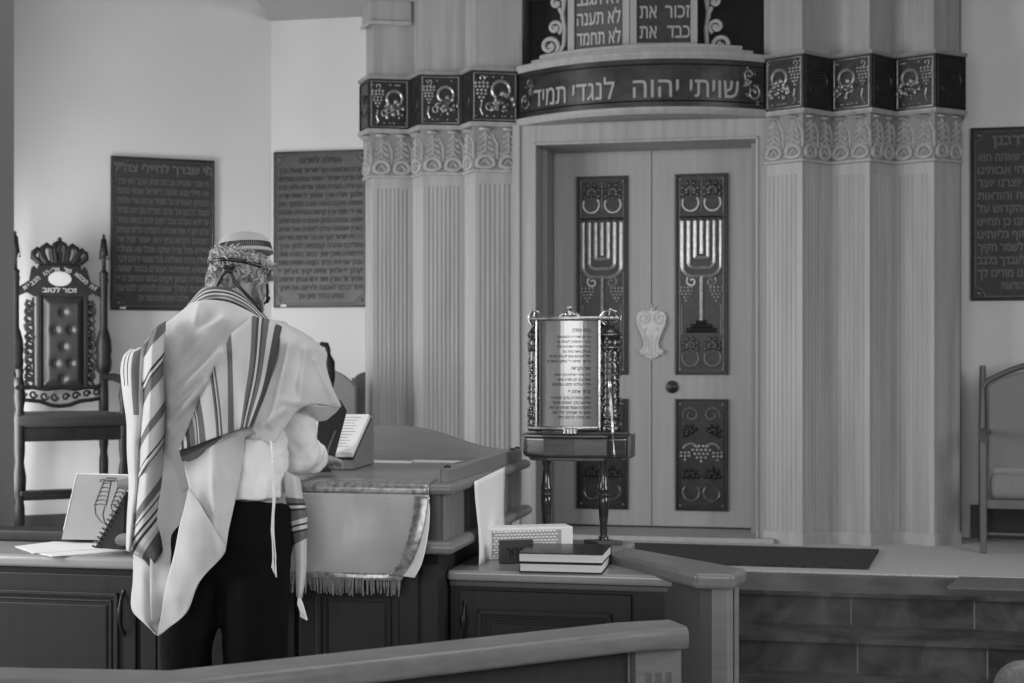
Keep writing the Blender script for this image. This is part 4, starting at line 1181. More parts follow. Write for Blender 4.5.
hand(wrR+Vector((.006,.01,0)), (.20,.88,-.10), (0,0,1), -1)
hand(wrL, (.25,.9,-.25), (0,0,1), 1)
hipR, knR, anR = P(255,560,4.70), P(258,640,4.67), P(258,748,4.66)
hipL, knL, anL = P(204,560,4.70), P(190,640,4.66), P(184,748,4.66)
for a,b,c in ((hipR,knR,anR),(hipL,knL,anL)):
    c.z = BZ+.09
    taper(bm, a, b, .080, .055); taper(bm, b, c, .052, .036); f = Vector((c.x,c.y,BZ+.035)); taper(bm, f-Vector((0,.03,0)), f+Vector((.04,.15,0)), .034, .028)
man = obj('person', bm, M['skin'], world=True, loc=tuple(MAN), fixn=True)
ROOTM['person'] = Matrix.Translation(MAN)
remesh(man, .0055, 4)
tag(man, 'man from behind in striped prayer shawl and knitted cap, reading at the desk', 'person')

# shirt
bm = B()
ball(bm, P(232,385,4.78), 1, (.190,.115,.20), sub=3); ball(bm, P(237,455,4.73), 1, (.168,.125,.17), sub=3)
tube(bm, [P(238,440,4.72),P(239,500,4.71)], [.14,.135], n=24)
sq = P(291,362,4.78); taper(bm, P(236,336,4.80), sq, .06, .062); taper(bm, sq, shR+Vector((0,.02,-.05)), .062, .062); taper(bm, P(228,330,4.78), shL, .07, .070)
taper(bm, sq, elR, .064, .072); taper(bm, elR, elR+(wrR-elR)*.5, .070, .064); taper(bm, elR+(wrR-elR)*.5, wrR-(wrR-elR).normalized()*.035, .064, .040)
taper(bm, shL, elL, .072, .062); taper(bm, elL, wrL, .060, .040)
cu = (wrR-elR).normalized(); tube(bm, [wrR-cu*.06, wrR-cu*.005], [.041,.040], n=18)
sh_ = obj('shirt', bm, M['shirt'], man, world=True); remesh(sh_, .007, 5)
displace(sh_, 'CLOUDS', .07, .028)
sh_.modifiers.new('s2','SMOOTH').iterations = 2
# trousers
bm = B()
ball(bm, P(232,545,4.70), 1, (.192,.135,.15), sub=3); tube(bm, [P(240,499,4.71),P(234,545,4.70)], [.158,.180], n=28, flat=((0,1,0),.78))
taper(bm, hipR, P(256,640,4.67), .114, .102); taper(bm, P(255,640,4.67), anR, .104, .082)
taper(bm, hipL, P(187,640,4.66), .105, .080); taper(bm, P(187,640,4.66), anL, .080, .074)
tr = obj('trousers', bm, M['trouser'], man, world=True); remesh(tr, .009, 6)
displace(tr, 'CLOUDS', .12, .02)
bm = B()
for c in (anR, anL):
    f = Vector((c.x,c.y,BZ)); 
    tube(bm, [f+Vector((0,-.07,.035)),f+Vector((0,-.03,.042)),f+Vector((.02,.06,.045)),f+Vector((.04,.15,.032)),f+Vector((.05,.20,.024))], [.030,.042,.044,.044,.026], n=14, flat=((0,0,1),.8))
    ball(bm, f+Vector((0,-.02,.07)), .045, sub=2)
sho = obj('shoes', bm, M['shoe'], man, world=True, smooth=60)

# hair: a shaggy fringe of waves round the back and sides, below the cap
bm = B()
hball(bm, 0,-.022,.012, 1, (.086,.096,.078), 3); hball(bm, 0,-.012,.026, 1, (.110,.112,.028), 3)
hball(bm, .0,-.070,-.045, 1, (.062,.036,.045), 3); hball(bm, -.055,-.035,-.04, 1, (.035,.05,.05), 3); hball(bm, .060,-.020,.005, 1, (.033,.058,.045),3)
ha = obj('hair', bm, M['hair'], man, world=True); remesh(ha, .006, 2)
displace(ha, 'CLOUDS', .018, .022)
bm = B()
for k in range(330):
    a = math.radians(random.uniform(150,395)); z0_ = random.uniform(.012,.040)
    rx_, ry_ = .098, .108; L = random.uniform(.018,.034)
    if k%2: a = math.radians(random.uniform(160,268)); z0_ = random.uniform(-.045,.01); rx_, ry_ = .088, .100; L = random.uniform(.03,.06)
    if k%7 == 0: a = math.radians(random.uniform(270,380)); z0_ = random.uniform(-.02,.0); rx_, ry_ = .084, .098; L = random.uniform(.02,.05)
    L = L; cur = random.uniform(-.5,.5); pts = []
    for i in range(6):
        t = i/5; zz = z0_-L*t; aa = a+.10*math.sin(t*6+cur*9)+cur*.25*t
        k_ = 1.02+.05*math.sin(t*9+cur*5)-.10*max(0,-zz-.05)*5
        pts.append(hd(rx_*k_*math.cos(aa), -.012+ry_*k_*math.sin(aa), zz+.01))
    tube(bm, pts, [.0016,.0026,.0030,.0028,.0022,.0008], n=4, mi=0 if random.random()<.5 else 1)
obj('hair_strand', bm, [M['hair'],M['hairl']], man, world=True, smooth=80)['kind'] = 'stuff'
# beard along the jaw
bm = B()
for k in range(260):
    s = random.choice((-1,1)); t0_ = random.random()
    b0_ = Vector((s*.066*math.cos(t0_*1.45), -.002+.092*math.sin(t0_*1.5), -.030-.055*t0_**.7))
    pts = [hd(*(b0_+Vector((s*.004*i*random.random(), .003*i, -.0075*i)))) for i in range(5)]
    tube(bm, pts, [.0016,.0024,.0024,.002,.0006], n=4, mi=0 if random.random()<.4 else 1)
obj('beard', bm, [M['hair'],M['hairl']], man, world=True, smooth=80)
# knitted cap
cm = Matrix.Translation(P(244,251,4.79)) @ Matrix.Diagonal((1,1,1.08,1)) @ Matrix.Rotation(math.radians(-4),4,'Y') @ Matrix.Rotation(math.radians(-5),4,'X')
k_ = 1.0
def capl(bm, prof, mi=0): lathe(bm, prof, (0,0,0), 48, mtx=cm, mi=mi, sx=k_, sy=.94)
bm = B()
capl(bm, [(.082,-.008),(.093,-.011),(.0965,-.008),(.095,-.004),(.090,-.002),(.088,.001),(.087,.008),(.084,.018),(.079,.027),(.069,.038),(.053,.047),(.032,.053),(.012,.056),(.001,.0563)])
cap_o = obj('knitted_cap', bm, M['knit'], man, world=True, smooth=70)
bm = B()
for k in range(84):
    a = 2*PI*k/84; ln = .004
    p0_ = cm @ Vector((.088*math.cos(a)*k_, .088*math.sin(a)*.94, .002)); p1_ = cm @ Vector((.0835*math.cos(a+.07)*k_, .0835*math.sin(a+.07)*.94, .019))
    tube(bm, [p0_,p1_], .0028, n=4)
obj('dark_zigzag_band', bm, M['knitd'], cap_o, world=True)
# head strap of the phylactery: band, knot, hanging ends
bm = B()
ringp = []
for k in range(30):
    a = 2*PI*k/30; tz = .034+.016*math.sin(a)+.010*math.cos(a)          # lower at the nape, higher over the brow
    ringp.append(hd(.094*math.cos(a), -.012+.105*math.sin(a), tz-.027-.006*math.cos(a)))
tube(bm, ringp, .0068, n=8, closed=True)
kn = P(229,268,4.675)
for v in ((0,0,0),(.010,-.003,.006),(-.012,-.002,.003),(.004,-.004,-.010),(-.006,-.004,-.008)): ball(bm, kn+Vector(v), .010, (1,.7,.9))
tube(bm, [kn,P(234,281,4.672),P(245,293,4.675),P(257,305,4.69),P(262,312,4.70)], .0052, n=6)
tube(bm, [kn,P(222,276,4.675),P(217,286,4.69)], .0048, n=6)
ball(bm, hd(0,.104,.062), .022, (1,1,1), sub=1)
tube(bm, [hd(.080,.035,-.02),hd(.072,.068,-.07),P(270,297,4.83),P(262,306,4.79)], .004, n=6)
obj('head_strap', bm, M['strap'], man, world=True, smooth=60)

# ------------------------------------------------------------ prayer shawl, in sheets
def Yb(px,py): return 4.585+((px-232)/75)**2*.085+(430-py)/150*.035
def T(px,py,dy=0): return P(px,py,Yb(px,py)+dy)
def topx(p): return 512+p.x*F/p.y, 365-(p.z-HC)*F/p.y
def seg(px,py,a,b):
    ax,ay=a; bx,by=b; t=max(0,min(1,((px-ax)*(bx-ax)+(py-ay)*(by-ay))/((bx-ax)**2+(by-ay)**2))); return math.hypot(px-ax-t*(bx-ax),py-ay-t*(by-ay)), t
RIDG = [((172,402),(222,352),5,.020),((222,352),(262,330),6,.012),((170,425),(208,382),5,.018),((208,382),(238,345),6,.012),((186,345),(225,318),5,.012),((176,372),(205,335),5,.012),((180,440),(196,410),5,.012),((196,325),(200,305),4,.006)]
def folds(p,u=0,v=0):
    px,py = topx(p); y = 0
    for a,b,w_,am in RIDG:
        d,t = seg(px,py,a,b); y -= 2.6*am*math.exp(-(d/w_*1.15)**1.6)*(.35+.65*math.sin(PI*(.12+.76*t)))
    sd = ((px-178)*(316-450)-(py-450)*(252-178))/153.0; y *= 1 if py>455 else max(0,min(1,(sd-1)/8))
    n_ = noise.noise(Vector((px/26,py/26,3)))*.012
    return Vector((0,y+n_,0))
def soft(p,u=0,v=0):
    px,py = topx(p); return Vector((0,noise.noise(Vector((px/20,py/34,7)))*.018,0))
tal = None
TM = [M['tallit'],M['tgrey'],M['tblack'],M['tpale'],M['tdark']]
# back sheet
rows = [[T(192,303,.03),T(210,300,.02),T(230,303,.02),T(248,311,.02),T(262,318,.05),T(285,322,.10)],
        [T(176,316),T(196,316),T(225,318),T(250,322),T(270,328),T(292,330,.03)],
        [T(163,330,-.01),T(186,336),T(215,340),T(245,345),T(270,350),T(300,350,.02)],
        [T(160,370,.01),T(186,372),T(212,375),T(240,378),T(262,380),T(290,385,.02)],
        [T(160,410,.02),T(186,408),T(210,408),T(235,408),T(255,408),T(282,405,.03)],
        [T(165,452,.05),T(186,448,.02),T(205,442),T(230,436),T(246,431),T(270,425,.03)],
        [T(168,500,.09),T(186,490,.05),T(205,470,.03),T(225,450,.01),T(243,438),T(262,430,.03)]]
tal = cloth_patch('prayer_shawl', rows, TM, man, nu=12, nv=12, disp=folds, solid=.003, colmat=[0]*5)
# rolled collar with woven lines
up_ = [(187,305),(204,288),(224,286.5),(242,294),(262,312),(272,324)]
lo_ = [(186,311),(209,303),(228,303.5),(246,311.5),(257,320),(264,328)]
rows = []
offs = [(0,.10),(.12,.035),(.26,.0),(.33,-.008),(.45,-.012),(.53,-.014),(.66,-.014),(.74,-.012),(.86,-.006),(1.0,.008)]
for t,dy in offs:
    rows.append([P(u_[0]+(l_[0]-u_[0])*t, u_[1]+(l_[1]-u_[1])*t, 4.655+dy+abs(u_[0]-228)**2*.00003) for u_,l_ in zip(up_,lo_)])
cloth_patch('shawl_collar', rows, TM, tal, nu=8, nv=2, solid=.004, rowmat=[3,1,0,4,0,1,3,4,0], disp=soft)
# striped shoulder flap: one column boundary per stripe, (top x,y, bottom x,y, material to the right)
cols = [(178.5,449,178.5,450.3,0),(181.5,443,181.5,449.5,4),(183.5,439,184.5,448.5,0),(185.5,434,187.5,447.8,2),(188.5,427,190.5,447,1),(192,418,195.5,445.5,3),(194,413,197,444.8,2),(194.8,411,198,444.2,0),(195.6,409,199.5,443.8,1),(200,397,206,441,0),
        (210,374,217,437,1),(211.5,370,218.6,436.5,2),(212.5,368,219.6,436,0),(213.5,366,221,435.5,1),(215,363,223,434.8,0),(226.5,344,227.5,433,1),(231.5,334,233.5,431,0),
        (251.5,317,240.5,428.8,1),(256.5,317.3,242.5,428.2,4),(259.3,317.5,244.0,428,0),(261.8,317.8,245.4,427.8,4),(264,318.3,246.4,427.5,1),(269.5,320,248,427.3,0),(275.5,323,249.5,427,4),(282,327,251.5,426.6,0)]
def flap_row(t, dy):
    r = []
    for (tx,ty,bx,by,_) in cols:
        s = t; px = tx+(bx-tx)*s; py = ty+(by-ty)*s
        bow = math.sin(PI*s)*(2.5 if tx>245 else .5)
        r.append(T(px+bow,py,dy-.006*math.sin(PI*s)-.020))
    return r
rows = [flap_row(t, d) for t,d in ((0,.006),(.06,-.006),(.25,-.012),(.5,-.016),(.75,-.020),(1,-.022))]
def flapf(p,u=0,v=0):
    px,py = topx(p); return Vector((0, .007*math.sin((px-190+(430-py)*.15)/5.6)*min(1,v*2)+noise.noise(Vector((px/16,py/40,1)))*.010,0))
cloth_patch('shawl_flap', rows, TM, tal, nu=3, nv=8, solid=.003, colmat=[c[4] for c in cols[:-1]], disp=flapf)
# plain right shoulder sheet, drawn out to the point over the elbow
rows = [[T(262,318,.0),T(276,321,.01),T(287,325,.04),T(300,331,.10),T(312,338,.17)],
        [T(277,327,-.022),T(286,330,-.012),T(300,339,.0),T(314,346,.03),T(326,352,.09)],
        [T(279,352,-.020),T(286,354,-.026),T(298,358,-.010),T(312,362,.01),T(326,366,.05)],
        [T(268,388,-.030),T(279,388,-.040),T(296,386,-.015),T(314,385,.01),T(333,388,.04)],
        [T(259.5,410,-.034),T(275,414,-.045),T(292,406,-.02),T(313,402,.01),T(340,403,.05)],
        [T(251,428,-.034),T(270,445,-.045),T(284,428,-.02),T(304,405,.01),T(341,407,.05)]]
def soft2(p,u=0,v=0):
    px,py = topx(p); a=0
    for s0,s1,w_,am in (((290,345),(272,425),4,.012),((306,350),(300,400),5,.012),((316,360),(335,402),4,.012),((284,400),(300,404),4,.008),((262,425),(285,410),3,.008)):
        d,t = seg(px,py,s0,s1); a -= 1.9*am*math.exp(-(d/w_*1.1)**1.6)
    return Vector((0,a+noise.noise(Vector((px/17,py/22,4)))*.014,0))
cloth_patch('shawl_shoulder', rows, TM, tal, nu=12, nv=10, solid=.003, disp=soft2, colmat=[0]*4)
# shaded inside of the point
rows = [[T(303,404,.03),T(315,405,.03),T(328,406,.05),T(340.5,406,.055)],[T(309,413,.10),T(317,415,.10),T(327,415,.11),T(337,411,.09)],[T(314,419,.16),T(319,421,.16),T(326,420,.16),T(331,416,.14)]]
cloth_patch('shawl_lining', rows, TM, tal, nu=6, nv=6, solid=.003, colmat=[0]*3)
# corner fringe (knotted threads)
bm = B()
for k in range(5):
    ox = (k-2)*.7; q = [P(270.5,441,4.545),P(272+ox*.3,449,4.53),P(273.5+ox*.5,470,4.53),P(274+ox*.6+math.sin(k)*1.2,500,4.53),P(272.5+ox*.8,530,4.53),P(274+ox+math.cos(k*2),556,4.535),P(274+ox*1.6,568+k*2.3,4.535)]
    tube(bm, q, .0018, n=5)
for yy in (444,448,452,457,462): ball(bm, P(272.2+(yy-444)*.07,yy,4.527), .0042)
obj('knotted_fringe', bm, M['shirt'], tal, world=True)
# left drape with slanting stripes: (left x,y, right x,y, material below)
dr = [(153,331,165,321,1),(143,358,165,330,0),(142,383,164,350,2),(142,386.5,163.5,354,0),(142.5,390,163.3,357.5,2),(142.5,393,163,360.5,1),(142,406,163,374,0),(138.5,441,164.5,399,1),(137.5,452,165,410,0),(137,473,164,433,2),(136.5,475.5,164,435.5,0),(136,481,163.5,441,2),(135.7,483,163.5,443,0),
      (131,521,164.5,470,1),(129.8,532,165,481,0),(129.3,536,165,486,2),(128.8,538.5,165,488.5,0),(128,546,165,496.5,2),(128.5,549,165,499.5,0),(130.5,551,165,504,2),(133,553,165,507.5,0),(137,556,165,513,3),(141,559,164.5,519,4),(153,568,164.2,545,0)]
rows = []
for i,(x0_,y0_,x1_,y1_,_) in enumerate(dr):
    yb_ = 4.63+.05*(i/len(dr))
    r = []
    for t,dy in ((0,.05),(.18,.0),(.5,-.045),(.82,-.02),(1,.035)):
        r.append(P(x0_+(x1_-x0_)*t, y0_+(y1_-y0_)*t, yb_+dy-(.03 if i<12 else .0)))
    rows.append(r)
def dfold(p,u=0,v=0): return Vector((0,.012*math.sin(u*9+v*2),0))
cloth_patch('shawl_sleeve', rows, TM, tal, nu=6, nv=4, solid=.003, rowmat=[d_[4] for d_ in dr[:-1]], disp=dfold)
# outer bulge over the left arm
col2 = [(0,0),(.16,2),(.20,0),(.30,2),(.34,0),(.48,1),(.8,0),(1,0)]
L_ = [(131,349),(124,357),(121,370),(122,386),(126,415),(128,450),(128,490),(127,530),(127,550)]
R_ = [(150,336),(149,345),(148,362),(146,385),(144,415),(141,450),(138,490),(134,530),(131,552)]
ts = [0,.12,.16,.26,.30,.42,.70,1]; mt = [0,2,0,2,0,1,0]
rows = []
for i,(a,b) in enumerate(zip(L_,R_)):
    k = min(1,i/3); 
    rows.append([P(a[0]+(b[0]-a[0])*t, a[1]+(b[1]-a[1])*t+(5*math.sin(PI*t) if i==0 else 0), 4.70-.055*math.sin(PI*t*.8)+.01*i/8) for t in ts])
cloth_patch('shawl_sleeve_edge', rows, TM, tal, nu=3, nv=6, solid=.003, matfn=lambda c,r: (2 if c in (1,3) and r<3 else 1 if c==5 and r in (1,2,3) else 0), disp=soft)
# dark underside seen between the flap and the lower layer
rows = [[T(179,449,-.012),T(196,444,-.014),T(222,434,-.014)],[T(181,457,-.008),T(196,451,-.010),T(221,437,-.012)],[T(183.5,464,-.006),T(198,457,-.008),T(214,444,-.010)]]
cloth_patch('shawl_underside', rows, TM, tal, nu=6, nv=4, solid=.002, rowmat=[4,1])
# shaded inner layer behind
rows = [[T(158,440,.03),T(175,440,.06),T(192,440,.04)],[T(158,500,.0),T(176,500,.05),T(196,500,.04)],[T(150,560,.0),T(172,560,.05),T(190,560,.06)],[T(152,620,.0),T(158,622,.02),T(165,618,.04)]]
cloth_patch('shawl_inner_layer', rows, TM, tal, nu=6, nv=8, solid=.003, colmat=[0]*2, disp=soft)
# lower hanging layer
rows = [[T(183,462,-.008),T(205,450,-.006),T(228,438,-.004),T(246,431,-.002)],
        [T(186,475,-.03),T(206,468,-.035),T(226,462,-.03),T(243,458,-.012)],
        [T(189,490,-.045),T(206,488,-.05),T(222,484,-.045),T(239,482,-.02)],
        [T(190,512,-.04),T(207,512,-.05),T(222,511,-.05),T(233,509,-.03)],
        [T(196,530,-.03),T(209,531,-.045),T(219,532,-.05),T(228,532,-.04)],
        [T(214,546,-.03),T(218,547,-.04),T(222,548,-.045),T(226,548,-.045)]]
def lowf(p,u=0,v=0):
    px,py = topx(p); return Vector((0,-.010*math.exp(-((px-214-(py-450)*.0)/4)**2)+.008*math.sin((px-185)/7)*max(0,1-v*1.2)+noise.noise(Vector((px/20,py/30,9)))*.012,0))
cloth_patch('shawl_lower_layer', rows, TM, tal, nu=10, nv=8, solid=.003, colmat=[0]*3, disp=lowf)
# turned-over flap ending in the low point
rows = [[T(188.5,488,-.065),T(190,490,-.065),T(191.5,492,-.065)],
        [T(183,513,-.072),T(192,511,-.078),T(203,509,-.072)],
        [T(177,540,-.075),T(195,538,-.085),T(219,536,-.075)],
        [T(171,566,-.08),T(192,564,-.085),T(225,552,-.07)],
        [T(165,594,-.085),T(180,591,-.085),T(200,581,-.07)],
        [T(161,616,-.09),T(172,615,-.085),T(187,612,-.075)],
        [T(157.5,635.5,-.095),T(160,635,-.092),T(163,632,-.09)]]
cloth_patch('shawl_turned_flap', rows, TM, tal, nu=10, nv=8, solid=.003, colmat=[0]*2, disp=soft)
# plain end under the striped drape
rows = [[P(134,553,4.70),P(144,560,4.665),P(153.5,567,4.66),P(165,545,4.70)],
        [P(133,580,4.70),P(143,585,4.665),P(153.5,590,4.68),P(163,575,4.70)],
        [P(131.5,609,4.70),P(142,613,4.675),P(153.5,614,4.69),P(162,602,4.70)],
        [P(146,624,4.68),P(151,628,4.675),P(154,630,4.69),P(160,620,4.70)],
        [P(156,634.5,4.67),P(157,635,4.67),P(158,635.4,4.67),P(160,634,4.68)]]
cloth_patch('shawl_end', rows, TM, tal, nu=8, nv=8, solid=.003, colmat=[0]*3, disp=soft)
# front end hanging at his right side
fr_ = [(283,470,300,478,0),(286,497,303,499,1),(287,503,304.5,503,2),(287.6,505.5,305,505.5,0),(288.5,508.5,305.5,508,2),(289,511,306,510,1),(290,522,307,517,0),(291,526,307,522,2),(291.5,528,307,524,0),(292,531.5,307,528,2),(292.5,534,307,530,1),(294,545,306.5,538,0),(295.5,570,306,570,0),(296.5,597,302,598,0)]
rows = [[P(a+(c-a)*t, b+(d-b)*t, 4.72-.02*math.sin(PI*t)+(.03 if t==1 else 0)) for t in (0,.35,.7,1)] for a,b,c,d,_ in fr_]
cloth_patch('shawl_front_end', rows, TM, tal, nu=4, nv=4, solid=.003, rowmat=[r[4] for r in fr_[:-1]])
bm = B()
for k in range(4): tube(bm, [P(299,596,4.71),P(299+k*1.4-1,604,4.705),P(301+k*1.2,612,4.705),P(301+k*1.9,617+k,4.71)], .0034, n=5)
obj('knotted_fringe', bm, M['shirt'], tal, world=True)
# ------------------------------------------------------------ carved throne at the left
CHP = Vector((X(60,8.40),8.40)); CR_ = math.radians(25)
th_ = thing('carved_throne', 'tall dark carved throne with a crown crest and tufted back, left of the man', 'chair', (CHP.x,CHP.y,PZ+.008), CR_)
hw = .240; k8 = 8.40/F
def zz_(py): return HC-PZ-.008-(py-365)*k8
# rear posts with bulbous middles and bell finials
for s in (-1,1):
    x = s*hw
    bm = B()
    pr = [(.020,0),(.020,.10),(.026,.12),(.018,.16),(.024,.22),(.026,.42),(.020,.46),(.026,.50),(.026,.60),(.020,.66),(.028,zz_(414)),(.027,zz_(396)),(.024,zz_(374)),(.040,zz_(371)),(.046,zz_(362)),(.041,zz_(356)),(.046,zz_(350)),(.042,zz_(340)),(.030,zz_(332)),(.022,zz_(328)),(.021,zz_(300)),(.023,zz_(282)),(.027,zz_(279)),(.022,zz_(275)),(.026,zz_(272)),(.012,zz_(269)),(.011,zz_(256)),(.022,zz_(254)),(.025,zz_(252.5)),(.020,zz_(246)),(.015,zz_(238)),(.006,zz_(236.5)),(.009,zz_(234.5)),(.003,zz_(232.5))]
    lathe(bm, pr, (x,0,0), 14)
    p = obj('rear_post', bm, M['darkwood'], th_, smooth=50)
    bm = B()
    for k in range(5):
        a = 2*PI*k/5; ball(bm, (x+.025*math.cos(a), .025*math.sin(a), zz_(257.5)), .006); tube(bm, [(x+.025*math.cos(a), .025*math.sin(a), zz_(253)),(x+.025*math.cos(a), .025*math.sin(a), zz_(257))], .002, n=4)
    obj('finial_bell', bm, M['darkwood'], p)
# carved head board
def cb(px): return (px-60.5)*k8*1.08
out = [(cb(23),zz_(288)),(cb(33),zz_(281)),(cb(35),zz_(268)),(cb(37.5),zz_(266)),(cb(40),zz_(270)),(cb(42),zz_(263)),(cb(78),zz_(263)),(cb(80),zz_(270)),(cb(82),zz_(266)),(cb(84.5),zz_(268)),(cb(88),zz_(281)),(cb(98),zz_(288)),(cb(98),zz_(297)),(cb(90),zz_(293)),(cb(84),zz_(297)),(cb(38),zz_(297)),(cb(31),zz_(293)),(cb(23),zz_(297))]
bm = B(); prism(bm, out, -.012, .018, lambda x,y,z: Vector((x,z,y)))
hb_ = obj('carved_head_board', bm, M['darkwood'], th_, bevel=.003)
fnc = lambda a,b,out=0: Vector((a,-.012-out,b))
bm = B()
ftube(bm, fnc, [(cb(42),zz_(263)),(cb(78),zz_(263))], .013, 0)
ftube(bm, fnc, [(cb(41),zz_(266)),(cb(60),zz_(264)),(cb(79),zz_(266))], .008, .004)
for k,(bx,tx,ty,w_) in enumerate(((45,39.5,251,3.2),(51,48,246.5,3.6),(60,58.5,243,4.2),(69,71,246.5,3.6),(75,80,251,3.2))):
    tx = (40,48.5,60,71.5,80)[k]; lean = (tx-bx)
    pts = [(cb(bx-3.2),zz_(263)),(cb(tx-w_*1.15),zz_(ty+7)),(cb(tx-w_),zz_(ty+2.5)),(cb(tx),zz_(ty-.5)),(cb(tx+w_),zz_(ty+2.5)),(cb(tx+w_*1.15),zz_(ty+7)),(cb(bx+3.2),zz_(263))]
    ftube(bm, fnc, pts, .0175, 0, n=7)
    fball(bm, fnc, cb(tx), zz_(ty-1.5), .013)
ftube(bm, fnc, [(cb(60),zz_(262)),(cb(60),zz_(246))], .010, 0); fball(bm, fnc, cb(60), zz_(239.5), .014)
obj('crown_crest', bm, M['darkwood'], hb_, smooth=60)
bm = B(); prism(bm, [(cb(60)+.062*math.cos(a),zz_(279)+.041*math.sin(a)) for a in [2*PI*i/28 for i in range(28)]], 0, .006, lambda x,y,z: fnc(x,y,z)); obj('oval_plate', bm, M['silverp'], hb_, label='pale oval metal plate')
bm = B()
s_ = 'זה הכסא של אליהו הנביא'
vis = s_[::-1]; n_ = len(vis)
ap_ = [(28.5,289.5),(37,283.5),(44,276.5),(52,271.5),(60,270),(69,271.5),(77,276.5),(84,283.5),(92.5,289.5)]
for i,c_ in enumerate(vis):
    if c_ == ' ': continue
    t = (i+.5)/n_*8; k = min(7,int(t)); f_ = t-k
    px_ = ap_[k][0]+(ap_[k+1][0]-ap_[k][0])*f_; py_ = ap_[k][1]+(ap_[k+1][1]-ap_[k][1])*f_
    rot = math.atan2(-(ap_[k+1][1]-ap_[k][1]), ap_[k+1][0]-ap_[k][0]); cx_, cy_ = cb(px_), zz_(py_)
    letters(bm, c_, lambda a,b,out: fnc(cx_+a*math.cos(rot)-b*math.sin(rot), cy_+a*math.sin(rot)+b*math.cos(rot)-.008, out+.006), height=.022, depth=.003, bold=.02, res=1, rev=False)
letters(bm, 'זכור לטוב', lambda a,b,out: fnc(cb(60)+a, zz_(292.5)+b, out), width=.185, height=.024, depth=.003, bold=.02, res=1)
obj('lettering', bm, M['gold'], hb_, fixn=False)
# tufted back
gx0, gx1, gz0, gz1 = cb(43.5), cb(82), zz_(388), zz_(296)
nx, nz = 26, 58; bm = B(); vs = []
butt = [(.5,.80),(.30,.60),(.70,.60),(.5,.42),(.30,.24),(.70,.24),(.5,.06)]
butt = [(.5,.82),(.32,.63),(.68,.63),(.5,.45),(.32,.27),(.68,.27),(.5,.10)]
for j in range(nz+1):
    r = []
    for i in range(nx+1):
        u_, v_ = i/nx, j/nz
        d = -.030*min(1,6*min(u_,1-u_,v_*2,(1-v_)*2))
        for bu,bv in butt: d += .022*math.exp(-(((u_-bu)*(gx1-gx0))**2+((v_-bv)*(gz1-gz0))**2)/.0005)
        r.append(bm.verts.new((gx0+(gx1-gx0)*u_, d, gz0+(gz1-gz0)*v_)))
    vs.append(r)
for j in range(nz):
    for i in range(nx): bm.faces.new((vs[j][i],vs[j][i+1],vs[j+1][i+1],vs[j+1][i]))
prism(bm, [(gx0,gz0),(gx1,gz0),(gx1,gz1),(gx0,gz1)], 0.0, .02, lambda x,y,z: Vector((x,z,y)))
tb = obj('tufted_back', bm, M['leather'], th_, smooth=60)
bm = B()
for bu,bv in butt: ball(bm, (gx0+(gx1-gx0)*bu, -.012, gz0+(gz1-gz0)*bv), .008, (1,.5,1))
obj('button', bm, M['leather'], tb)
for x in (gx0-.010,gx1+.010):
    bm = B(); box(bm, x-.012,x+.012,-.022,.02,gz0,gz1); obj('back_stile', bm, M['darkwood'], th_, bevel=.004)
# pierced scroll work both sides
for s in (-1,1):
    bm = B(); xc = cb(60.5)+s*cb(60.5+27)
    y_ = 300; k = 0
    while y_ < 386:
        ftube(bm, fnc, spiral(xc+s*.004*math.sin(k), zz_(y_+4), .024, .007, 90*(k%4), 90*(k%4)+400*(1 if k%2 else -1), 14), .0075, -.008, n=5)
        ftube(bm, fnc, [(xc-.022,zz_(y_+4)),(xc+.022,zz_(y_+8))], .007, -.008, n=5)
        ftube(bm, fnc, [(xc+s*.012+.016*math.sin(k*1.7),zz_(y_)),(xc+s*.024,zz_(y_+5)),(xc+s*.010,zz_(y_+9))], .008, -.008, n=5)
        y_ += 8; k += 1
    ftube(bm, fnc, [(xc-s*.018,zz_(298)),(xc-s*.022,zz_(388))], .006, -.008)
    obj('pierced_scrollwork', bm, M['darkwood'], th_, smooth=60)
# lower crest
bm = B()
for s in (-1,1):
    ftube(bm, fnc, [(cb(60.5)+s*.235,zz_(384)),(cb(60.5)+s*.19,zz_(388)),(cb(60.5)+s*.15,zz_(387)),(cb(60.5)+s*.08,zz_(389)),(cb(60.5),zz_(387))], .014, -.004)
    ftube(bm, fnc, [(cb(60.5)+s*.235,zz_(398)),(cb(60.5)+s*.17,zz_(400)),(cb(60.5)+s*.11,zz_(401)),(cb(60.5)+s*.05,zz_(405)),(cb(60.5),zz_(406))], .013, -.004)
    for (a,b,r) in ((.20,393,.022),(.145,394,.022),(.085,396,.024),(.030,397,.022)):
        ftube(bm, fnc, spiral(cb(60.5)+s*a, zz_(b), r, .006, 0, s*420, 14), .007, -.004, n=5)
obj('lower_crest', bm, M['darkwood'], th_, smooth=60)
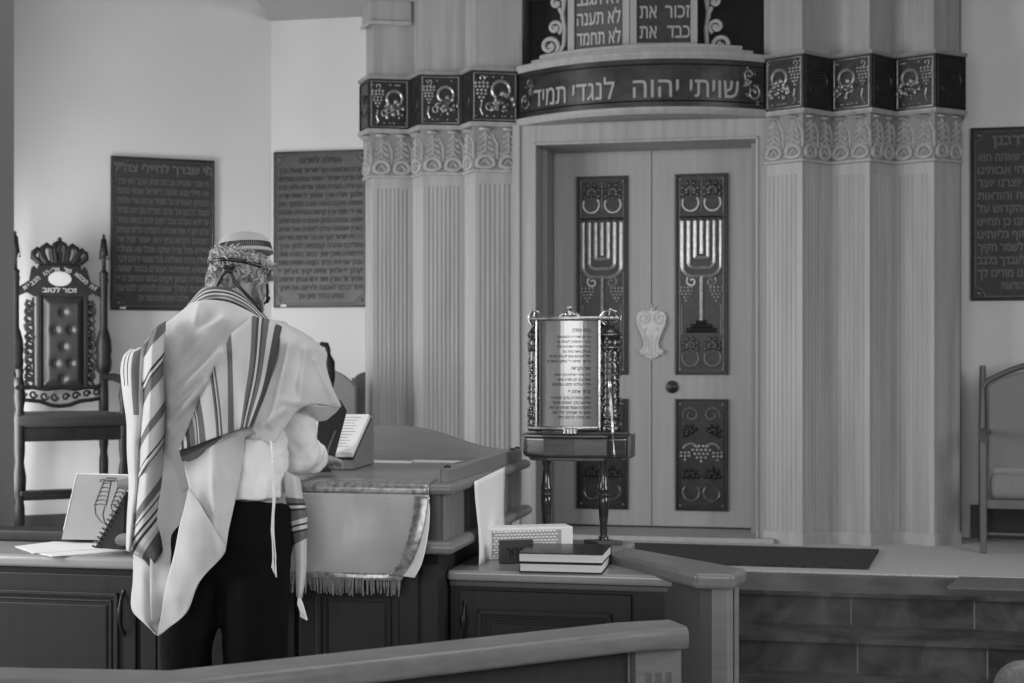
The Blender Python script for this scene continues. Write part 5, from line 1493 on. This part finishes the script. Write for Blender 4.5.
# seat, front legs, arms, stretchers
fw = .300; fd = .48
bm = B(); prism(bm, [(-hw-.01,.02),(-fw,-fd),(fw,-fd),(hw+.01,.02)], zz_(424), zz_(411)); obj('seat_cushion', bm, M['velvet'], th_, bevel=.025, segs=4)
bm = B(); prism(bm, [(-hw,.01),(-fw+.012,-fd+.012),(fw-.012,-fd+.012),(hw,.01)], zz_(437), zz_(424)); obj('seat_rail', bm, M['darkwood'], th_, bevel=.004)
zst = zz_(418)
for s in (-1,1):
    bm = B(); x = s*(fw-.03)
    lathe(bm, [(.020,0),(.032,.03),(.022,.06),(.028,.10),(.026,.20),(.020,.24),(.030,.28),(.034,.36),(.022,.44),(.028,.50),(.028,.68),(.020,.72),(.030,.78),(.022,.84),(.018,.90),(.024,.93)], (x,-fd+.03,0), 12)
    obj('front_leg', bm, M['darkwood'], th_, smooth=50)
    bm = B(); tube(bm, [(s*hw,0,zz_(377)),(s*(hw+.03),-.15,zz_(377)),(s*(fw-.01),-fd+.12,zz_(380)),(s*(fw-.02),-fd,zz_(382)),(s*(fw-.02),-fd-.03,zz_(386))], [.020,.022,.026,.030,.020], n=10); obj('armrest', bm, M['darkwood'], th_, smooth=60)
    bm = B(); tube(bm, [(s*hw,0,.24),(s*(fw-.03),-fd+.03,.24)], .018, n=8); obj('side_stretcher', bm, M['darkwood'], th_, smooth=60)
bm = B(); box(bm, -fw+.03,fw-.03,-fd-.02,-fd+.08,.265,.29); obj('footrest', bm, M['darkwood'], th_, bevel=.004)
bm = B(); box(bm, -hw,hw,-.015,.015,.20,.235); obj('rear_stretcher', bm, M['darkwood'], th_, bevel=.004)

# ------------------------------------------------------------ armchair at the right
ax0 = X(985,7.70); ac_ = thing('armchair', 'wooden armchair with grey upholstery on the platform right of the ark pillars', 'chair', (ax0+.32,7.75,PZ+.008), math.radians(-17))
wd_ = .30
k7 = 7.72/F
def z7(py): return HC-PZ-.008-(py-365)*k7
for s in (-1,1):
    x = s*wd_
    bm = B(); box(bm, x-.016,x+.016,-.28,-.235,0,z7(436)+.01); obj('front_leg', bm, M['chairw'], ac_, bevel=.006)
    bm = B(); tube(bm, [(x,.23,0),(x,.20,.3),(x,.19,.55),(x,.25,z7(366))], [.020,.022,.022,.016], n=8); obj('rear_post', bm, M['chairw'], ac_, smooth=60)
    bm = B(); tube(bm, [(x,.21,z7(434)),(x,0,z7(432)),(x,-.26,z7(436)),(x,-.31,z7(439))], [.018,.024,.026,.018], n=10, flat=((0,0,1),.7)); obj('armrest', bm, M['chairw'], ac_, smooth=60)
arcp = [(-wd_+.03,z7(500)),(wd_-.03,z7(500)),(wd_-.03,z7(386))]+[(wd_-.03-(2*wd_-.06)*k/16, z7(386)+.085*math.sin(PI*k/16)) for k in range(1,16)]+[(-wd_+.03,z7(386))]
bm = B(); prism(bm, arcp, .13, .19, lambda x,y,z: Vector((x,z+(y-.5)*.12,y))); obj('upholstered_back', bm, M['chairf'], ac_, bevel=.02, segs=4)
bm = B(); tp = [(-wd_+.0,z7(390))]+[(-wd_+.02+(2*wd_-.04)*k/20, z7(386)+.02+.095*math.sin(PI*k/20)) for k in range(21)]+[(wd_,z7(390))]
tube(bm, [(x,.185+(y-.5)*.12,y) for x,y in tp], .016, n=8); obj('top_rail', bm, M['chairw'], ac_, smooth=60)
bm = B(); box(bm, -wd_+.03,wd_-.03,-.27,.16,z7(497),z7(471)); obj('seat_cushion', bm, M['chairf'], ac_, bevel=.04, segs=5)
bm = B(); box(bm, -wd_,wd_,-.27,-.24,z7(506),z7(497)); box(bm, -wd_,wd_,.17,.2,z7(506),z7(497)); obj('seat_rail', bm, M['chairw'], ac_, bevel=.004)
bm = B(); tube(bm, [(-wd_,-.25,z7(531)),(wd_,-.25,z7(531))], .008, n=8); obj('stretcher', bm, M['chairw'], ac_, smooth=60)

# ------------------------------------------------------------ chairs behind the desk
def back_chair(name, label, pxc, Y, w_, ztop, rise, mb, mf, rz):
    t = thing(name, label, 'chair', (X(pxc,Y),Y,PZ+.008), rz); h0 = ztop-PZ-.008
    ap = [(-w_/2,.46),(w_/2,.46),(w_/2,h0-rise)]+[(w_/2-w_*k/14, h0-rise+rise*math.sin(PI*k/14)**.8) for k in range(1,14)]+[(-w_/2,h0-rise)]
    bm = B(); prism(bm, ap, .17, .21, lambda x,y,z: Vector((x,z,y))); obj('backrest', bm, mb, t, bevel=.012, segs=3)
    bm = B(); box(bm, -w_/2,w_/2,-.22,.20,.40,.47); obj('seat', bm, mb, t, bevel=.02)
    for sx__ in (-1,1):
        for yy in (-.2,.18):
            bm = B(); box(bm, sx__*(w_/2-.025)-.018,sx__*(w_/2-.025)+.018,yy-.018,yy+.018,0,.41); obj('leg', bm, mf, t, bevel=.004)
        bm = B(); tube(bm, [(sx__*w_/2,.19,.40),(sx__*w_/2,.19,h0-rise)], .016, n=8); obj('back_post', bm, mf, t, smooth=60)
    return t
Yc = 8.25
back_chair('side_chair', 'pale wooden chair with an arched back, behind the desk near the book rest', 325, 8.30, .31, HC-(370-365)*8.3/F, .10, M['chairb'], M['chaird'], 0)
back_chair('side_chair', 'dark round-topped chair standing against the left ark pillar', 362, 8.66, .13, HC-(372-365)*8.85/F, .035, M['chaird'], M['chaird'], 0)
# carved chair whose scrolled ear rises beside the man's elbow
ec = thing('carved_chair', 'dark carved chair whose scrolled ear rises above the pale chair back', 'chair', (X(296,7.9),7.9,PZ+.008), math.radians(5))
k79 = 7.9/F
def z9(py): return HC-PZ-.008-(py-365)*k79
bm = B(); xe_ = X(327,7.9)-X(296,7.9)
for s in (1,-1):
    x = s*xe_; bm = B()
    tube(bm, [(x,0,0),(x,0,.45),(x,0,z9(395)),(x+s*.012,0,z9(378)),(x+s*.010,0,z9(362)),(x,0,z9(354))], [.022,.022,.026,.030,.030,.016], n=10)
    tube(bm, [(x,0,z9(356)),(x+s*.006,0,z9(350)),(x-s*.004,0,z9(345)),(x-s*.030,0,z9(344)),(x-s*.048,0,z9(346))], [.016,.013,.016,.013,.005], n=8)
    obj('scrolled_post', bm, M['darkwood'], ec, smooth=60)
bm = B(); prism(bm, [(-xe_+.02,.46),(xe_-.02,.46),(xe_-.02,z9(366)),(0,z9(352)),(-xe_+.02,z9(366))], -.01,.03, lambda x,y,z: Vector((x,z,y))); obj('back_panel', bm, M['leather'], ec, bevel=.008)
bm = B(); box(bm, -xe_-.02,xe_+.02,-.42,.02,.42,.48); obj('seat', bm, M['darkwood'], ec, bevel=.01)
for s in (1,-1):
    bm = B(); lathe(bm, [(.018,0),(.026,.1),(.018,.2),(.026,.3),(.024,.42)], (s*xe_,-.39,0), 10); obj('front_leg', bm, M['darkwood'], ec, smooth=50)

# ------------------------------------------------------------ rounded chair top at the lower right corner
uc = thing('upholstered_chair', 'dark rounded chair back just showing below the stone steps at the corner', 'chair', (X(1040,4.6),4.6,0), 0)
zt_ = HC-(663-365)*4.6/F
ap = [(-.22,.40),(.22,.40),(.22,zt_-.09)]+arc(.12,zt_-.10,.10,0,90,6)+arc(-.12,zt_-.10,.10,90,180,6)+[(-.22,zt_-.10)]
ap = [(-.13,.30),(.35,.30)]+arc(.25,zt_-.10,.10,0,90,6)+arc(-.04,zt_-.09,.09,90,180,6)
bm = B(); prism(bm, ap, 0, .07, lambda x,y,z: Vector((x,z,y))); obj('backrest', bm, M['mat'], uc, bevel=.025, segs=4)
bm = B(); box(bm, -.13,.35,-.42,.05,.28,.36); obj('seat', bm, M['mat'], uc, bevel=.03, segs=3)
for x in (-.10,.32):
    for y in (-.39,.02):
        bm = B(); tube(bm, [(x,y,0),(x,y,.30)], .016, n=8); obj('leg', bm, M['black'], uc)

# ------------------------------------------------------------ things on the left counter
def lcp(px, py, z_=CZ+.001): Y = (HC-z_)*F/(py-365); return Vector((X(px,Y),Y))
for (pts,lb,dz) in ((((15,547),(60,541.5),(112,541),(118,548),(34,554)),'white sheet of paper lying uppermost on the left counter',.0022),(((28,551),(70,545),(124,546),(128,551),(52,556.5)),'white sheet of paper peeping out under the upper sheet on the left counter',.0)):
    q = [lcp(*p) for p in pts]; c_ = sum(q, Vector((0,0)))/5
    bm = B(); prism(bm, [(v.x,v.y) for v in q], CZ+dz, CZ+dz+.002); tag(obj('paper_sheet', bm, M['paper'], world=True, loc=(c_.x,c_.y,CZ+dz)), lb, 'paper')
# booklet leaning behind the ledge
Bk = [P(64,530,5.72),P(124,531,5.68),P(134,475,5.80),P(77,473.5,5.84)]
bt = thing('booklet', 'grey booklet with line-drawn wheat ears, leaning upright behind the left counter', 'booklet', tuple(Bk[0]-Vector((0,0,.03))), 0)
def bfn(a,b,out=0):
    p = Bk[0]*(1-a)*(1-b)+Bk[1]*a*(1-b)+Bk[2]*a*b+Bk[3]*(1-a)*b; return p+Vector((0,-out,0))
bm = B(); prism(bm, [(0,-.16),(1,-.16),(1,1),(0,1)], -.004, .004, lambda x,y,z: bfn(x,y,z)); obj('cover', bm, M['booklet'], bt, world=True)
bm = B(); tube(bm, [bfn(0,0,.005),bfn(0,1,.005),bfn(1,1,.005)], .0022, n=5); obj('pale_edge', bm, M['paper'], bt, world=True)
bm = B()
for cx_ in (.56,.84):
    for k in range(6):
        yy = .42+.075*k; w_ = .10-.006*k
        tube(bm, [bfn(cx_+w_*math.cos(math.radians(a))-.012*(5-k)*.6, yy+.03*math.sin(math.radians(a))+.02, .006) for a in range(0,181,20)], .0016, n=4)
        for s in (-1,1): tube(bm, [bfn(cx_+s*w_-.012*(5-k)*.6,yy+.02,.006),bfn(cx_+s*w_*.9-.012*(4-k)*.6,yy+.10,.006)], .0014, n=4)
    for s in (-1,1): tube(bm, [bfn(cx_+s*.085-.04,.43,.006),bfn(cx_+s*.06-.02,.28,.006),bfn(cx_+.06+s*.03,.16,.006),bfn(.76,.06,.006)], .0014, n=4)
letters(bm, 'התשפ"ג', lambda a,b,out: bfn(.62+a, .865+b, .0045+out), width=.40, height=.045, depth=.0005, bold=.03, res=1)
tube(bm, [bfn(.53,.935,.006),bfn(.72,.935,.006)], .002, n=4)
obj('line_drawing', bm, M['ink'], bt, world=True, fixn=False)
# spiral-bound black book standing as a tent
st_ = thing('spiral_calendar', 'black spiral-bound book standing on edge beside the striped shawl', 'book', tuple(P(108,548,5.40)), 0)
a_, b_, c_ = P(94,548,5.36), P(124,550,5.34), P(125,492,5.42)
bm = B()
f0 = [a_,b_,c_]; n_ = Vector((0,.16,0)); va = [bm.verts.new(v) for v in f0]; vb = [bm.verts.new(v+n_+Vector((.02,0,0))) for v in f0]
bm.faces.new(va); bm.faces.new(vb[::-1])
for k in range(3): bm.faces.new((va[k],va[(k+1)%3],vb[(k+1)%3],vb[k]))
obj('black_cover', bm, M['bookc'], st_, world=True, bevel=.003)
d_ = (c_-a_); bm = B()
for k in range(13):
    q = a_+d_*(.03+.94*k/12); m_ = d_.normalized(); s1 = Vector((-m_.z,0,m_.x)); s1 = s1 if s1.x<0 else -s1
    tube(bm, [q+s1*.007*math.cos(t)+Vector((0,-.009+.010*math.sin(t),0))+s1*.001 for t in [2*PI*i/10 for i in range(10)]], .0026, n=5, closed=True)
obj('wire_spiral', bm, M['silver'], st_, world=True)
# ------------------------------------------------------------ camera, light
cam = bpy.data.cameras.new('camera'); co = bpy.data.objects.new('camera', cam); COL.objects.link(co)
co.location = (0,0,HC); co.rotation_euler = (PI/2,0,0)
cam.sensor_width = 36; cam.lens = 36*F/1024; cam.shift_y = (365-341.5)/1024
cam.clip_start = .1; cam.clip_end = 60
cam.dof.use_dof = True; cam.dof.focus_distance = 4.85; cam.dof.aperture_fstop = 4.0
sc.camera = co
w = bpy.data.worlds.new('world'); sc.world = w; w.use_nodes = True
w.node_tree.nodes['Background'].inputs[0].default_value = (.5,.5,.5,1); w.node_tree.nodes['Background'].inputs[1].default_value = .0
def area(name, loc, target, sx, sy, power):
    l = bpy.data.lights.new(name,'AREA'); l.shape='RECTANGLE'; l.size=sx; l.size_y=sy; l.energy=power
    o = bpy.data.objects.new(name,l); COL.objects.link(o); o.location=loc
    o.rotation_euler = (Vector(target)-Vector(loc)).to_track_quat('-Z','Y').to_euler(); return o
area('window_light_left', (-4.2,4.6,1.9), (-.2,8.4,1.0), 2.2, 2.0, 165)
area('niche_window_light', (-2.80,7.70,1.35), (-.6,8.7,1.3), .5, 1.4, 36)
area('rear_fill_light', (-1.2,-1.0,2.0), (.4,7,.9), 4, 2.0, 138)  # added fill from behind the camera, lifts the man's back and the doors
area('overhead_fill_light', (.4,4.6,4.9), (.4,5.0,0), 2.6, 2.2, 50)  # added fill overhead, keeps the table tops bright
area('window_light_right', (3.6,3.4,2.1), (-.6,4.8,1.0), 1.6, 1.8, 85)
w.node_tree.nodes['Background'].inputs[1].default_value = .10
vs = sc.view_settings; sc.display_settings.display_device='sRGB'
vs.view_transform='Standard'; vs.look='None'; vs.exposure=0; vs.gamma=1; vs.use_curve_mapping=False
sc.cycles.use_denoising = True
sc.cycles.max_bounces = 8
